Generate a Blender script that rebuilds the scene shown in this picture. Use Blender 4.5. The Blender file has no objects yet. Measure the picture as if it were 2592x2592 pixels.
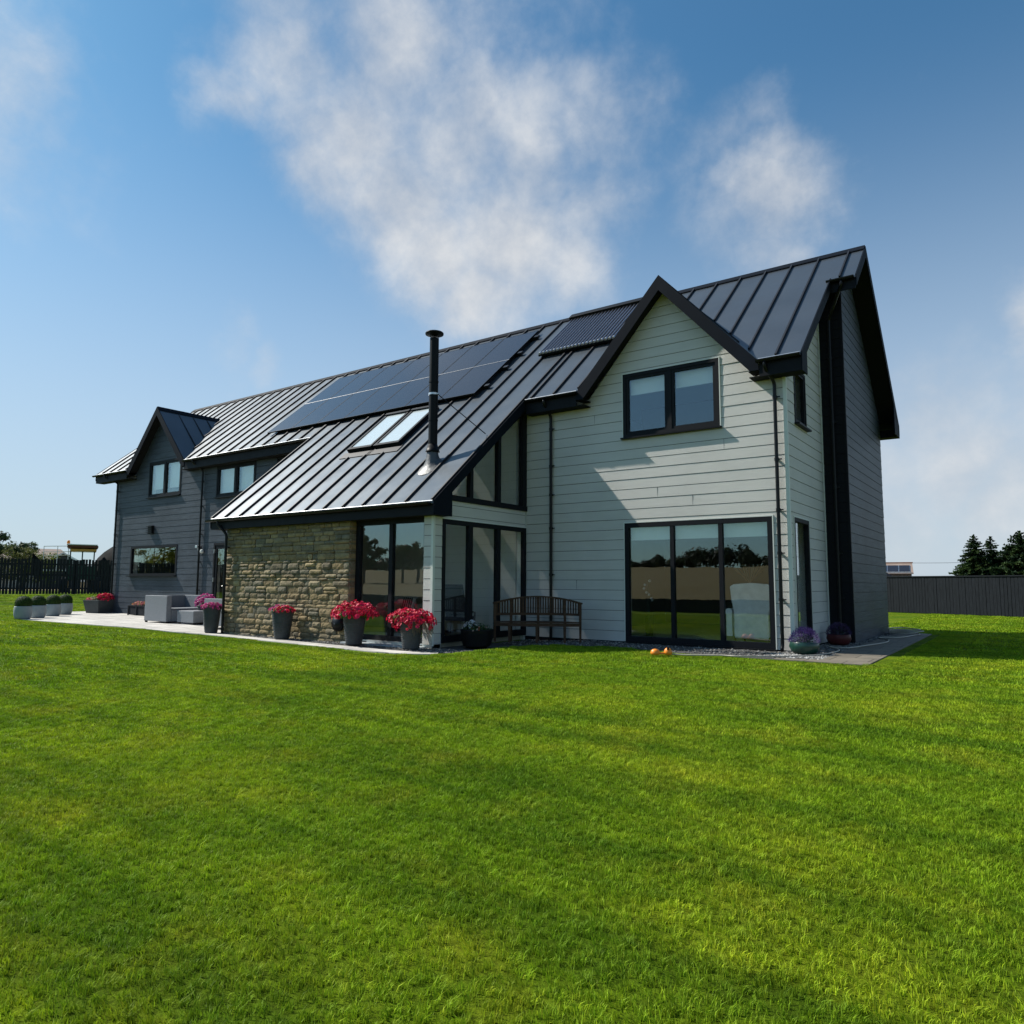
import bpy, bmesh, math, random
from mathutils import Vector, Matrix, noise
rnd = random.Random(7)
SC = bpy.context.scene
COL = SC.collection
R = math.radians

# ------------------------------------------------------------------ helpers
class MB:
    """collects polygons and links them as ONE mesh object"""
    def __init__(s): s.v = []; s.f = []; s.c = None
    def add(s, vs, fs):
        o = len(s.v); s.v += [tuple(v) for v in vs]; s.f += [tuple(i + o for i in f) for f in fs]; return s
    def box(s, x0, x1, y0, y1, z0, z1, M=None):
        vs = [(x, y, z) for z in (z0, z1) for y in (y0, y1) for x in (x0, x1)]
        if M: vs = [M(*v) for v in vs]
        return s.add(vs, [(0, 2, 3, 1), (4, 5, 7, 6), (0, 1, 5, 4), (2, 6, 7, 3), (0, 4, 6, 2), (1, 3, 7, 5)])
    def prism(s, bot, top):
        n = len(bot)
        return s.add(list(bot) + list(top), [tuple(range(n))[::-1], tuple(range(n, 2 * n))] + [(i, (i + 1) % n, n + (i + 1) % n, n + i) for i in range(n)])
    def poly(s, pts): return s.add(pts, [tuple(range(len(pts)))])
    def bar(s, a, b, w, h, up=(0, 0, 1)):
        a = Vector(a); b = Vector(b); d = (b - a).normalized(); u = Vector(up)
        sd = d.cross(u)
        if sd.length < 1e-4: sd = d.cross(Vector((1, 0, 0)))
        sd.normalize(); u2 = sd.cross(d)
        q = [(-1, -1), (1, -1), (1, 1), (-1, 1)]
        return s.prism([a + sd * i * w / 2 + u2 * j * h / 2 for i, j in q], [b + sd * i * w / 2 + u2 * j * h / 2 for i, j in q])
    def tube(s, path, r, n=8, cap=True):
        P = [Vector(p) for p in path]; rs = r if isinstance(r, (list, tuple)) else [r] * len(P)
        rings = []; pu = None
        for i, p in enumerate(P):
            d = (P[min(i + 1, len(P) - 1)] - P[max(i - 1, 0)]).normalized()
            if pu is None:
                pu = d.orthogonal().normalized()
            pu = (pu - d * pu.dot(d)).normalized(); w = d.cross(pu)
            rings.append([p + (pu * math.cos(2 * math.pi * k / n) + w * math.sin(2 * math.pi * k / n)) * rs[i] for k in range(n)])
        vs = [v for rg in rings for v in rg]; fs = []
        for i in range(len(P) - 1):
            for k in range(n): fs.append((i * n + k, i * n + (k + 1) % n, (i + 1) * n + (k + 1) % n, (i + 1) * n + k))
        if cap: fs += [tuple(range(n))[::-1], tuple(range((len(P) - 1) * n, len(P) * n))]
        return s.add(vs, fs)
    def lathe(s, prof, c=(0, 0, 0), n=24, sq=0):
        vs = []; fs = []
        for r, z in prof:
            for k in range(n):
                a = 2 * math.pi * k / n; vs.append((c[0] + r * math.cos(a), c[1] + r * math.sin(a), c[2] + z))
        for i in range(len(prof) - 1):
            for k in range(n): fs.append((i * n + k, i * n + (k + 1) % n, (i + 1) * n + (k + 1) % n, (i + 1) * n + k))
        fs += [tuple(range(n))[::-1], tuple(range((len(prof) - 1) * n, len(prof) * n))]
        return s.add(vs, fs)
    def build(s, name, mat, parent=None, smooth=False, bevel=0, loc=None):
        me = bpy.data.meshes.new(name); me.from_pydata([tuple(v) for v in s.v], [], s.f)
        bm = bmesh.new(); bm.from_mesh(me)
        bmesh.ops.recalc_face_normals(bm, faces=bm.faces); bm.to_mesh(me); bm.free()
        me.materials.append(mat)
        if smooth:
            for p in me.polygons: p.use_smooth = True
        o = bpy.data.objects.new(name, me); COL.objects.link(o)
        if parent: o.parent = parent
        if loc: o.location = loc
        if s.c:
            at = me.color_attributes.new('tone', 'FLOAT_COLOR', 'POINT')
            for i, c in enumerate(s.c): at.data[i].color = (c[0], c[1], c[2], 1)
        if bevel:
            b = o.modifiers.new('bevel', 'BEVEL'); b.width = bevel; b.segments = 2; b.limit_method = 'ANGLE'
        if smooth:
            try:
                m_ = o.modifiers.new('ws', 'WEIGHTED_NORMAL'); m_.keep_sharp = True
            except Exception: pass
        return o

def sharp(o, ang=35):
    me = o.data
    bm = bmesh.new(); bm.from_mesh(me)
    for e in bm.edges:
        if len(e.link_faces) == 2 and e.calc_face_angle(0) > R(ang): e.smooth = False
    for f in bm.faces: f.smooth = True
    bm.to_mesh(me); bm.free(); return o

def tag(o, label=None, cat=None, group=None, kind=None):
    if label: o['label'] = label
    if cat: o['category'] = cat
    if group: o['group'] = group
    if kind: o['kind'] = kind
    return o
def empty(name, loc=(0, 0, 0), rz=0):
    o = bpy.data.objects.new(name, None); o.empty_display_size = .2; COL.objects.link(o); o.location = loc; o.rotation_euler = (0, 0, rz); return o
def copy_tree(o, parent=None):
    c = o.copy(); COL.objects.link(c); c.parent = parent
    for ch in list(o.children): copy_tree(ch, c)
    return c
def sstep(a, b, x):
    t = min(1, max(0, (x - a) / (b - a))); return t * t * (3 - 2 * t)
def G(x, y):
    """height of the ground"""
    h = -.06 * sstep(-17, -14, x) * (1 - sstep(-5.6, -4.4, x)) * sstep(-9, -6, y)
    h += .53 * (1 - sstep(-40, -31, x))
    h += -1.1 * (1 - sstep(-27, -17, y)) * sstep(-30, -20, x)
    if x < -20: h += -1.1 * (1 - sstep(-27, -17, y)) * (1 - sstep(-30, -20, x))
    return h

# ------------------------------------------------------------------ materials
def nodes(name):
    m = bpy.data.materials.new(name); m.use_nodes = True; nt = m.node_tree
    return m, nt, nt.nodes['Principled BSDF'], nt.nodes['Material Output']
def N(nt, t, **k):
    n = nt.nodes.new(t)
    for a, b in k.items():
        if hasattr(n, a): setattr(n, a, b)
        else: n.inputs[a].default_value = b
    return n
def noise_n(nt, co, scale, detail=4, rough=.55, sc3=None):
    if sc3:
        mp = N(nt, 'ShaderNodeMapping'); mp.inputs['Scale'].default_value = sc3; nt.links.new(co, mp.inputs['Vector']); co = mp.outputs[0]
    n = N(nt, 'ShaderNodeTexNoise', Scale=scale, Detail=detail, Roughness=rough); nt.links.new(co, n.inputs['Vector']); return n.outputs['Fac']
def ramp(nt, fac, stops):
    r = N(nt, 'ShaderNodeValToRGB'); cr = r.color_ramp
    while len(cr.elements) > 1: cr.elements.remove(cr.elements[0])
    cr.elements[0].position = stops[0][0]; cr.elements[0].color = (*stops[0][1], 1)
    for p, c in stops[1:]:
        e = cr.elements.new(p); e.color = (*c, 1)
    nt.links.new(fac, r.inputs[0]); return r.outputs[0]
def rgbmix(nt, a, b, fac, mode='MIX'):
    n = N(nt, 'ShaderNodeMix', data_type='RGBA', blend_type=mode)
    for s, i in ((fac, 0), (a, 6), (b, 7)):
        if hasattr(s, 'is_output'): nt.links.new(s, n.inputs[i])
        elif isinstance(s, (tuple, list)): n.inputs[i].default_value = (*s[:3], 1)
        else: n.inputs[i].default_value = s
    return n.outputs[2]
def math_n(nt, op, a, b=None, clamp=False):
    n = N(nt, 'ShaderNodeMath', operation=op, use_clamp=clamp)
    for s, i in ((a, 0), (b, 1)):
        if s is None: continue
        if hasattr(s, 'is_output'): nt.links.new(s, n.inputs[i])
        else: n.inputs[i].default_value = s
    return n.outputs[0]
def simple(name, col, rough=.6, metal=0, var=.12, vs=6, bump=0, bs=40, sc3=None, spec=.5, coat=0, dirt=0):
    m, nt, b, out = nodes(name)
    tc = N(nt, 'ShaderNodeTexCoord'); co = tc.outputs['Object']
    f = noise_n(nt, co, vs, 5, .6, sc3)
    lo = tuple(c * (1 - var) for c in col); hi = tuple(min(1, c * (1 + var)) for c in col)
    c = ramp(nt, f, [(.3, lo), (.7, hi)])
    if dirt:
        f2 = noise_n(nt, co, 1.3, 6, .65)
        c = rgbmix(nt, c, tuple(x * .6 for x in col), math_n(nt, 'MULTIPLY', ramp(nt, f2, [(.5, (0, 0, 0)), (.75, (1, 1, 1))]), dirt))
    nt.links.new(c, b.inputs['Base Color'])
    b.inputs['Roughness'].default_value = rough; b.inputs['Metallic'].default_value = metal
    if spec == .5 and max(col) < .2 and not coat and not metal: spec = .16
    b.inputs['Specular IOR Level'].default_value = spec; b.inputs['Coat Weight'].default_value = coat
    rf = noise_n(nt, co, vs * 2.3, 4)
    rr = N(nt, 'ShaderNodeMapRange'); nt.links.new(rf, rr.inputs[0]); rr.inputs[3].default_value = max(0, rough - .07); rr.inputs[4].default_value = min(1, rough + .1)
    nt.links.new(rr.outputs[0], b.inputs['Roughness'])
    if bump:
        bf = noise_n(nt, co, bs, 6, .6, sc3)
        bp = N(nt, 'ShaderNodeBump', Strength=bump, Distance=.02); nt.links.new(bf, bp.inputs['Height']); nt.links.new(bp.outputs[0], b.inputs['Normal'])
    return m

def cladding(name, col, rough, var, streak):
    m, nt, b, out = nodes(name)
    co = N(nt, 'ShaderNodeTexCoord').outputs['Object']
    f1 = noise_n(nt, co, 2.0, 6, .65, (.7, .7, 9)); f2 = noise_n(nt, co, .9, 3, .5)
    c = ramp(nt, f1, [(.3, tuple(x * (1 - var) for x in col)), (.7, tuple(x * (1 + var) for x in col))])
    c = rgbmix(nt, c, tuple(x * (1 - streak) for x in col), ramp(nt, f2, [(.42, (0, 0, 0)), (.75, (1, 1, 1))]))
    nt.links.new(c, b.inputs['Base Color']); b.inputs['Roughness'].default_value = rough; b.inputs['Specular IOR Level'].default_value = .5 if col[0] > .3 else .28
    # embossed wood grain: warped fine bands along the board
    w = noise_n(nt, co, 7, 5, .6, (1.2, 1.2, 14)); w2 = noise_n(nt, co, 2.2, 3, .5, (1, 1, 3))
    wv = math_n(nt, 'SINE', math_n(nt, 'MULTIPLY', math_n(nt, 'ADD', w, math_n(nt, 'MULTIPLY', w2, 1.5)), 40))
    h = math_n(nt, 'ADD', math_n(nt, 'MULTIPLY', wv, .3), w)
    bp = N(nt, 'ShaderNodeBump', Strength=.35, Distance=.006); nt.links.new(h, bp.inputs['Height']); nt.links.new(bp.outputs[0], b.inputs['Normal'])
    return m

def metal_roof(name, col, rough, metal):
    m, nt, b, out = nodes(name)
    co = N(nt, 'ShaderNodeTexCoord').outputs['Object']
    f = noise_n(nt, co, .8, 5, .6)
    c = ramp(nt, f, [(.3, tuple(x * .9 for x in col)), (.7, tuple(x * 1.1 for x in col))])
    nt.links.new(c, b.inputs['Base Color']); b.inputs['Metallic'].default_value = metal
    rf = noise_n(nt, co, 1.1, 6, .7); r = N(nt, 'ShaderNodeMapRange'); nt.links.new(rf, r.inputs[0]); r.inputs[3].default_value = rough - .08; r.inputs[4].default_value = rough + .12
    nt.links.new(r.outputs[0], b.inputs['Roughness'])
    bf = noise_n(nt, co, 1.0, 2, .4, (1.5, .5, .5))
    bp = N(nt, 'ShaderNodeBump', Strength=.25, Distance=.02); nt.links.new(bf, bp.inputs['Height']); nt.links.new(bp.outputs[0], b.inputs['Normal'])
    return m

def glass(name, tint, base, gain, rough=0.0, milky=0):
    m, nt, b, out = nodes(name); nt.nodes.remove(b)
    tr = N(nt, 'ShaderNodeBsdfTransparent'); tr.inputs[0].default_value = (*tint, 1)
    gl = N(nt, 'ShaderNodeBsdfGlossy'); gl.inputs['Roughness'].default_value = rough; gl.inputs['Color'].default_value = (.93, .97, 1, 1)
    fr = N(nt, 'ShaderNodeFresnel', IOR=1.5)      # same reflectance from either side of the thin pane
    bf_ = N(nt, 'ShaderNodeNewGeometry').outputs['Backfacing']
    nt.links.new(math_n(nt, 'SUBTRACT', 1.5, math_n(nt, 'MULTIPLY', bf_, 1.5 - 1 / 1.5)), fr.inputs['IOR'])
    fac = math_n(nt, 'ADD', math_n(nt, 'MULTIPLY', fr.outputs[0], gain), base, True)
    co = N(nt, 'ShaderNodeTexCoord').outputs['Object']
    bf = noise_n(nt, co, 1.2, 2, .4)
    bp = N(nt, 'ShaderNodeBump', Strength=.06, Distance=.02); nt.links.new(bf, bp.inputs['Height']); nt.links.new(bp.outputs[0], gl.inputs['Normal'])
    mx = N(nt, 'ShaderNodeMixShader'); nt.links.new(fac, mx.inputs[0]); nt.links.new(tr.outputs[0], mx.inputs[1]); nt.links.new(gl.outputs[0], mx.inputs[2])
    last = mx.outputs[0]
    if milky:
        df = N(nt, 'ShaderNodeBsdfDiffuse'); df.inputs[0].default_value = (.8, .88, .88, 1); m3 = N(nt, 'ShaderNodeMixShader'); m3.inputs[0].default_value = milky
        nt.links.new(last, m3.inputs[1]); nt.links.new(df.outputs[0], m3.inputs[2]); last = m3.outputs[0]
    nt.links.new(last, out.inputs[0]); return m

def tone_mat(name, rough=.85, bump=.5, bs=30, var=.25, spec=.3, transl=0):
    """base colour from the per-piece 'tone' attribute (each stone, petal or pebble has its own colour)"""
    m, nt, b, out = nodes(name)
    at = N(nt, 'ShaderNodeAttribute', attribute_name='tone'); co = N(nt, 'ShaderNodeTexCoord').outputs['Object']
    f = noise_n(nt, co, bs * .4, 6, .65)
    g = ramp(nt, f, [(.25, (1 - var,) * 3), (.75, (1 + var,) * 3)])
    c = rgbmix(nt, at.outputs['Color'], g, 1.0, 'MULTIPLY')
    nt.links.new(c, b.inputs['Base Color']); b.inputs['Roughness'].default_value = rough; b.inputs['Specular IOR Level'].default_value = spec
    if bump:
        bf = noise_n(nt, co, bs, 8, .65); bp = N(nt, 'ShaderNodeBump', Strength=bump, Distance=.02); nt.links.new(bf, bp.inputs['Height']); nt.links.new(bp.outputs[0], b.inputs['Normal'])
    if transl:
        t = N(nt, 'ShaderNodeBsdfTranslucent'); nt.links.new(c, t.inputs[0]); mx = N(nt, 'ShaderNodeMixShader'); mx.inputs[0].default_value = transl
        nt.links.new(b.outputs[0], mx.inputs[1]); nt.links.new(t.outputs[0], mx.inputs[2]); nt.links.new(mx.outputs[0], out.inputs[0])
    return m

def grass_colour(nt, k=1.0):
    """lawn colour by place: bright yellow-green, darker and olive patches, faint mowing streaks"""
    pos = N(nt, 'ShaderNodeNewGeometry').outputs['Position']
    a = noise_n(nt, pos, .45, 6, .62, (1, 1, 0)); b_ = noise_n(nt, pos, 1.3, 5, .62, (1, 1, 0))
    mp = N(nt, 'ShaderNodeMapping'); mp.inputs['Rotation'].default_value = (0, 0, R(38)); mp.inputs['Scale'].default_value = (.25, 1.9, 0); nt.links.new(pos, mp.inputs[0])
    s = noise_n(nt, mp.outputs[0], 1.0, 5, .6)
    c = ramp(nt, a, [(.30, (.150 * k, .275 * k, .010 * k)), (.5, (.215 * k, .340 * k, .013 * k)), (.66, (.32 * k, .41 * k, .018 * k))])
    c = rgbmix(nt, c, (.075 * k, .175 * k, .008 * k), ramp(nt, s, [(.46, (0, 0, 0)), (.62, (.64, .64, .64))]))
    c = rgbmix(nt, c, (.33 * k, .35 * k, .022 * k), ramp(nt, b_, [(.52, (0, 0, 0)), (.74, (.65, .65, .65))]))
    m2 = noise_n(nt, pos, 5, 6, .7, (1, 1, 0)); c = rgbmix(nt, c, ramp(nt, m2, [(.3, (.62, .68, .7)), (.7, (1.28, 1.2, 1.2))]), 1.0, 'MULTIPLY')
    return c, pos

def lawn_mat():
    m, nt, b, out = nodes('lawn_turf'); c, pos = grass_colour(nt, .62)
    f = noise_n(nt, pos, 28, 6, .75); f3 = noise_n(nt, pos, 6, 5, .7)
    c = rgbmix(nt, c, ramp(nt, f, [(.3, (.35, .35, .35)), (.7, (1.3, 1.3, 1.3))]), 1.0, 'MULTIPLY')
    nt.links.new(c, b.inputs['Base Color']); b.inputs['Roughness'].default_value = .95; b.inputs['Specular IOR Level'].default_value = .05
    bp = N(nt, 'ShaderNodeBump', Strength=.8, Distance=.05); nt.links.new(math_n(nt, 'ADD', f, f3), bp.inputs['Height']); nt.links.new(bp.outputs[0], b.inputs['Normal'])
    return m
def blade_mat():
    m, nt, b, out = nodes('grass_blade'); c, pos = grass_colour(nt, 1.10)
    at = N(nt, 'ShaderNodeAttribute', attribute_name='tone')
    c = rgbmix(nt, c, at.outputs['Color'], 1.0, 'MULTIPLY')
    nt.links.new(c, b.inputs['Base Color']); b.inputs['Roughness'].default_value = .6; b.inputs['Specular IOR Level'].default_value = .12
    t = N(nt, 'ShaderNodeBsdfTranslucent'); nt.links.new(c, t.inputs[0]); mx = N(nt, 'ShaderNodeMixShader'); mx.inputs[0].default_value = .3
    nt.links.new(b.outputs[0], mx.inputs[1]); nt.links.new(t.outputs[0], mx.inputs[2]); nt.links.new(mx.outputs[0], out.inputs[0])
    return m
def paving_mat(name, col, sx, sy, rot=0, mort=.012):
    m, nt, b, out = nodes(name); pos = N(nt, 'ShaderNodeNewGeometry').outputs['Position']
    mp = N(nt, 'ShaderNodeMapping'); mp.inputs['Rotation'].default_value = (0, 0, rot); nt.links.new(pos, mp.inputs[0])
    br = N(nt, 'ShaderNodeTexBrick', Scale=1.0); br.offset = .5
    for k, v in (('Mortar Size', mort), ('Mortar Smooth', .2), ('Bias', 0), ('Brick Width', sx), ('Row Height', sy)): br.inputs[k].default_value = v
    br.inputs['Color1'].default_value = (*[c * .86 for c in col], 1); br.inputs['Color2'].default_value = (*[min(1, c * 1.1) for c in col], 1); br.inputs['Mortar'].default_value = (*[c * .35 for c in col], 1)
    nt.links.new(mp.outputs[0], br.inputs['Vector'])
    f = noise_n(nt, pos, 2.2, 7, .7); c = rgbmix(nt, br.outputs[0], ramp(nt, f, [(.3, (.72, .72, .72)), (.7, (1.15, 1.13, 1.1))]), 1.0, 'MULTIPLY')
    nt.links.new(c, b.inputs['Base Color']); b.inputs['Roughness'].default_value = .75; b.inputs['Specular IOR Level'].default_value = .3
    bp = N(nt, 'ShaderNodeBump', Strength=.4, Distance=.006); nt.links.new(math_n(nt, 'SUBTRACT', noise_n(nt, pos, 60, 4), br.outputs['Fac']), bp.inputs['Height']); nt.links.new(bp.outputs[0], b.inputs['Normal'])
    return m

M = dict(
    pale=cladding('pale_cladding', (.56, .545, .515), .55, .05, .10),
    dark=cladding('dark_cladding', (.049, .061, .078), .5, .4, .35),
    trim=simple('pale_trim', (.62, .64, .60), .5, var=.04),
    roof=metal_roof('roof_metal', (.090, .108, .128), .33, .55),
    seam=metal_roof('roof_seam', (.012, .013, .017), .5, .2),  # roof metal darkened: the seams' shadow sides are put into the colour
    flash=simple('flashing', (.09, .093, .097), .48, .6, bump=.6, bs=9),
    black=simple('black_trim', (.005, .0055, .007), .45, var=.2, vs=3, spec=.15),
    slate=simple('slate_trim', (.008, .009, .012), .55, .0, var=.15, vs=3, spec=.12),
    bargem=simple('bargeboard_metal', (.0065, .0095, .0155), .62, 0, var=.12, vs=2, spec=.06),
    frame=simple('window_frame', (.008, .009, .012), .55, var=.12, vs=8, spec=.15),
    soffit=simple('soffit_board', (.007, .0075, .008), .8, spec=.2),
    gutter=simple('gutter_plastic', (.006, .006, .007), .35, vs=5, spec=.25),
    plaster=simple('interior_plaster', (.62, .61, .56), .9, var=.03),
    greenwall=simple('interior_wall_paint', (.62, .62, .54), .9, var=.03),
    dimwall=simple('dimmed_wall_paint', (.17, .17, .13), .9, var=.03),  # wall paint darkened, the dimness of the rooms put into its colour
    floor=simple('interior_floor', (.42, .40, .33), .8, var=.08),
    glass=glass('window_glass', (.98, .99, .985), .05, 1.1),
    skyglass=glass('skylight_glass', (.95, .96, .97), .20, 1.5, milky=.42),
    solar=simple('solar_cell', (.020, .018, .022), .18, .0, var=.15, vs=12, coat=.15, spec=.45),
    tubeglass=simple('tube_glass', (.33, .32, .35), .2, .85, var=.05),
    solarf=simple('solar_frame', (.02, .02, .022), .35, .5),
    alu=simple('aluminium', (.6, .6, .6), .35, .9, var=.05),
    stone=tone_mat('rubble_stone', .9, .7, 22, .35),
    mortar=simple('stone_mortar', (.25, .22, .165), .95, var=.2, vs=12, bump=.5),
    potgrey=simple('grey_pot', (.062, .068, .071), .6, var=.12, vs=5, bump=.1),
    potpale=simple('pale_stone_tub', (.27, .31, .33), .75, var=.1, vs=5, bump=.15),
    soil=simple('soil', (.03, .022, .015), .95, bump=.6),
    leaf=tone_mat('leaf', .6, 0, 20, .2, .3, .3),
    petal=tone_mat('petal', .55, 0, 20, .15, .3, .25),
    wood=simple('weathered_teak', (.070, .038, .022), .7, var=.4, vs=4, spec=.2, sc3=(1, 1, 5), bump=.3, bs=30),
    bark=simple('bark', (.07, .05, .035), .95, var=.3, bump=.6),
    rattan=simple('grey_rattan', (.17, .185, .205), .6, var=.14, vs=25, bump=.35, bs=160),
    fenceb=simple('black_fence_board', (.022, .024, .027), .8, var=.35, vs=5, sc3=(6, 6, .6), bump=.3),
    fenceg=simple('grey_fence_board', (.0125, .0155, .020), .8, var=.35, vs=5, sc3=(6, 6, .6), bump=.3),
    patio=paving_mat('patio_paving', (.52, .50, .47), .9, .6, R(8)),
    path=paving_mat('path_paving', (.17, .15, .12), .6, .6, 0, .01),
    gravel=tone_mat('gravel_stone', .85, .2, 40, .2),
    gravelbed=simple('gravel_bed', (.09, .088, .085), .95, var=.5, vs=60, bump=1, bs=90),
    turf=lawn_mat(), blade=blade_mat(),
    hose=simple('hose', (.38, .35, .29), .45),
    orange=simple('orange_plastic', (.85, .26, .02), .4, var=.1),
    teal=simple('teal_glaze', (.01, .045, .032), .3, var=.2, coat=.2),
    maroon=simple('maroon_glaze', (.08, .02, .02), .35),
    fabric=simple('oat_fabric', (.36, .30, .20), .9, bump=.3, bs=120),
    white_fabric=simple('pale_chair_fabric', (.78, .78, .74), .85, bump=.2, bs=120),
    darkfab=simple('dark_leather', (.03, .032, .04), .45),
    stripe=simple('cushion_fabric', (.6, .58, .5), .9),
    white=simple('white_paint', (.8, .8, .78), .5, var=.03),
    blind=simple('blind_fabric', (.68, .72, .68), .9, var=.03),
    terracotta=simple('terracotta_tile', (.5, .22, .12), .85, var=.15, vs=3),
    browntile=simple('brown_roof_tile', (.24, .18, .15), .85, var=.15, vs=2),
    render=simple('cream_render', (.62, .58, .5), .9, var=.05),
    yellow=simple('yellow_paint', (.55, .27, .04), .45),
    rust=simple('brown_paint', (.13, .05, .03), .6),
    green=simple('dark_green_paint', (.02, .06, .045), .5),
    stubble=None, tank=simple('black_sheeting', (.007, .008, .009), .9, var=.2, vs=1, spec=.1),
)
def stubble_mat():
    m, nt, b, out = nodes('stubble_field'); pos = N(nt, 'ShaderNodeNewGeometry').outputs['Position']
    f = noise_n(nt, pos, .05, 7, .7, (.25, 2.2, 0)); f2 = noise_n(nt, pos, 1.5, 5, .7)
    c = ramp(nt, f, [(.3, (.075, .060, .010)), (.50, (.13, .092, .012)), (.70, (.10, .085, .016))])
    c = rgbmix(nt, c, (.10, .075, .025), math_n(nt, 'MULTIPLY', f2, .5))
    nt.links.new(c, b.inputs['Base Color']); b.inputs['Roughness'].default_value = .95; return m
M['stubble'] = stubble_mat()

# ------------------------------------------------------------------ camera
C0 = Vector((3.790, -14.522, 1.28)); YAW, PIT, ROL = R(-35.762), R(5.695), R(.294)
fw = Vector((math.sin(YAW) * math.cos(PIT), math.cos(YAW) * math.cos(PIT), math.sin(PIT)))
rt = Vector((math.cos(YAW), -math.sin(YAW), 0)); up = rt.cross(fw)
r2 = rt * math.cos(ROL) + up * math.sin(ROL); u2 = -rt * math.sin(ROL) + up * math.cos(ROL)
cd = bpy.data.cameras.new('camera'); cam = bpy.data.objects.new('camera', cd); COL.objects.link(cam)
mw = Matrix((r2, u2, -fw)).transposed().to_4x4(); mw.translation = C0; cam.matrix_world = mw
cd.sensor_width = 36; cd.lens = 1357.67 / 1932 * 36; cd.clip_end = 5000; cd.clip_start = .05
SC.camera = cam
def polar(az, dist, z=0):
    return Vector((C0.x + dist * math.sin(R(az)), C0.y + dist * math.cos(R(az)), z))

# ------------------------------------------------------------------ light and sky
SUN = Vector((-4, -1.0, 4.05)).normalized()       # towards the sun
sd = bpy.data.lights.new('sun', 'SUN'); so = bpy.data.objects.new('sun', sd); COL.objects.link(so)
so.rotation_euler = SUN.to_track_quat('Z', 'Y').to_euler(); sd.energy = 5.0; sd.angle = R(.53); sd.color = (1, .95, .86)
w = bpy.data.worlds.new('World'); SC.world = w; w.use_nodes = True; nt = w.node_tree
bg = nt.nodes['Background']; sky = N(nt, 'ShaderNodeTexSky', sky_type='NISHITA'); sky.sun_disc = False
sky.sun_elevation = math.asin(SUN.z); sky.sun_rotation = math.atan2(SUN.x, SUN.y)
sky.altitude = 0; sky.air_density = 1.0; sky.dust_density = .6; sky.ozone_density = 2.2
tc = N(nt, 'ShaderNodeTexCoord'); d3 = tc.outputs['Generated']
nz = N(nt, 'ShaderNodeTexNoise', Scale=3.2, Detail=10, Roughness=.56, Distortion=0); nt.links.new(d3, nz.inputs['Vector'])
nz2 = N(nt, 'ShaderNodeTexNoise', Scale=11, Detail=9, Roughness=.6, Distortion=.1); nt.links.new(d3, nz2.inputs['Vector'])
wz = N(nt, 'ShaderNodeTexNoise', Scale=5, Detail=6, Roughness=.6); nt.links.new(d3, wz.inputs['Vector'])
wv = N(nt, 'ShaderNodeVectorMath', operation='SUBTRACT'); nt.links.new(wz.outputs['Color'], wv.inputs[0]); wv.inputs[1].default_value = (.5, .5, .5)
wm = N(nt, 'ShaderNodeVectorMath', operation='SCALE'); nt.links.new(wv.outputs[0], wm.inputs[0]); wm.inputs['Scale'].default_value = .16
wa = N(nt, 'ShaderNodeVectorMath', operation='ADD'); nt.links.new(d3, wa.inputs[0]); nt.links.new(wm.outputs[0], wa.inputs[1]); dw = wa.outputs[0]
# cloud banks: azimuth, elevation, radius (degrees), density
CL = [(-55, 41, 4.5, .75), (-54, 37, 4.5, .85), (-52.5, 33.5, 4, .8), (-50.5, 30, 3.8, .9), (-48, 33, 5, 1.0), (-47, 37.5, 5, .9), (-45, 29.5, 5, 1.05), (-41, 33, 5, .9), (-42, 26.5, 4.5, 1.05), (-38.5, 23.5, 3.8, 1.05), (-36, 27, 5, 1.05), (-35, 31.5, 5, .85), (-31, 25, 3.8, .85), (-29.5, 29, 4.5, .75), (-28.5, 33.5, 4.5, .65), (-25.5, 34.5, 3.5, .5), (-41, 40, 5, .5), (-34, 22, 3, .6),
      (-15.5, 27.5, 3.0, .9), (-14.2, 29.8, 2.4, .7), (-17.5, 26, 3.2, .6), (-15.8, 24.3, 2.6, .7), (-18.5, 31.5, 3.2, .45), (-15.5, 33, 2, .45), (-58.3, 33.3, 2.6, .75), (-58.8, 30.5, 2.2, .4), (-55.8, 16.2, 1.8, .5), (-58.5, 17.4, 2.0, .42), (-72, 30, 4, .65), (-75, 27.5, 5, .6), (-70, 28, 2.6, .4),
      (-5, 11.5, 4.2, .8), (-3, 8.5, 4.5, .85), (-8, 8, 4, .7), (1.4, 17, 2.2, .95), (0, 6.5, 5, .8), (-8, 4.5, 5, .7), (3, 12, 4, .7), (-40, 56, 12, .5), (-75, 62, 14, .5), (60, 30, 16, .6), (120, 22, 18, .6), (170, 35, 18, .55), (-130, 16, 14, .5), (30, 55, 15, .5), (-150, 50, 16, .4)]
acc = None
for az, el, rad, den in CL:
    dv = (math.sin(R(az)) * math.cos(R(el)), math.cos(R(az)) * math.cos(R(el)), math.sin(R(el)))
    dn = N(nt, 'ShaderNodeVectorMath', operation='DISTANCE'); nt.links.new(dw, dn.inputs[0]); dn.inputs[1].default_value = dv
    mr = N(nt, 'ShaderNodeMapRange', interpolation_type='SMOOTHSTEP'); nt.links.new(dn.outputs['Value'], mr.inputs[0])
    rr = R(rad); mr.inputs[1].default_value = 0; mr.inputs[2].default_value = rr * 2.25; mr.inputs[3].default_value = den; mr.inputs[4].default_value = 0
    acc = mr.outputs[0] if acc is None else math_n(nt, 'MAXIMUM', acc, mr.outputs[0])
dens = math_n(nt, 'ADD', acc, math_n(nt, 'MULTIPLY', math_n(nt, 'SUBTRACT', nz.outputs['Fac'], .5), 1.0))
dens = math_n(nt, 'ADD', dens, math_n(nt, 'MULTIPLY', math_n(nt, 'SUBTRACT', nz2.outputs['Fac'], .5), .85))
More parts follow.
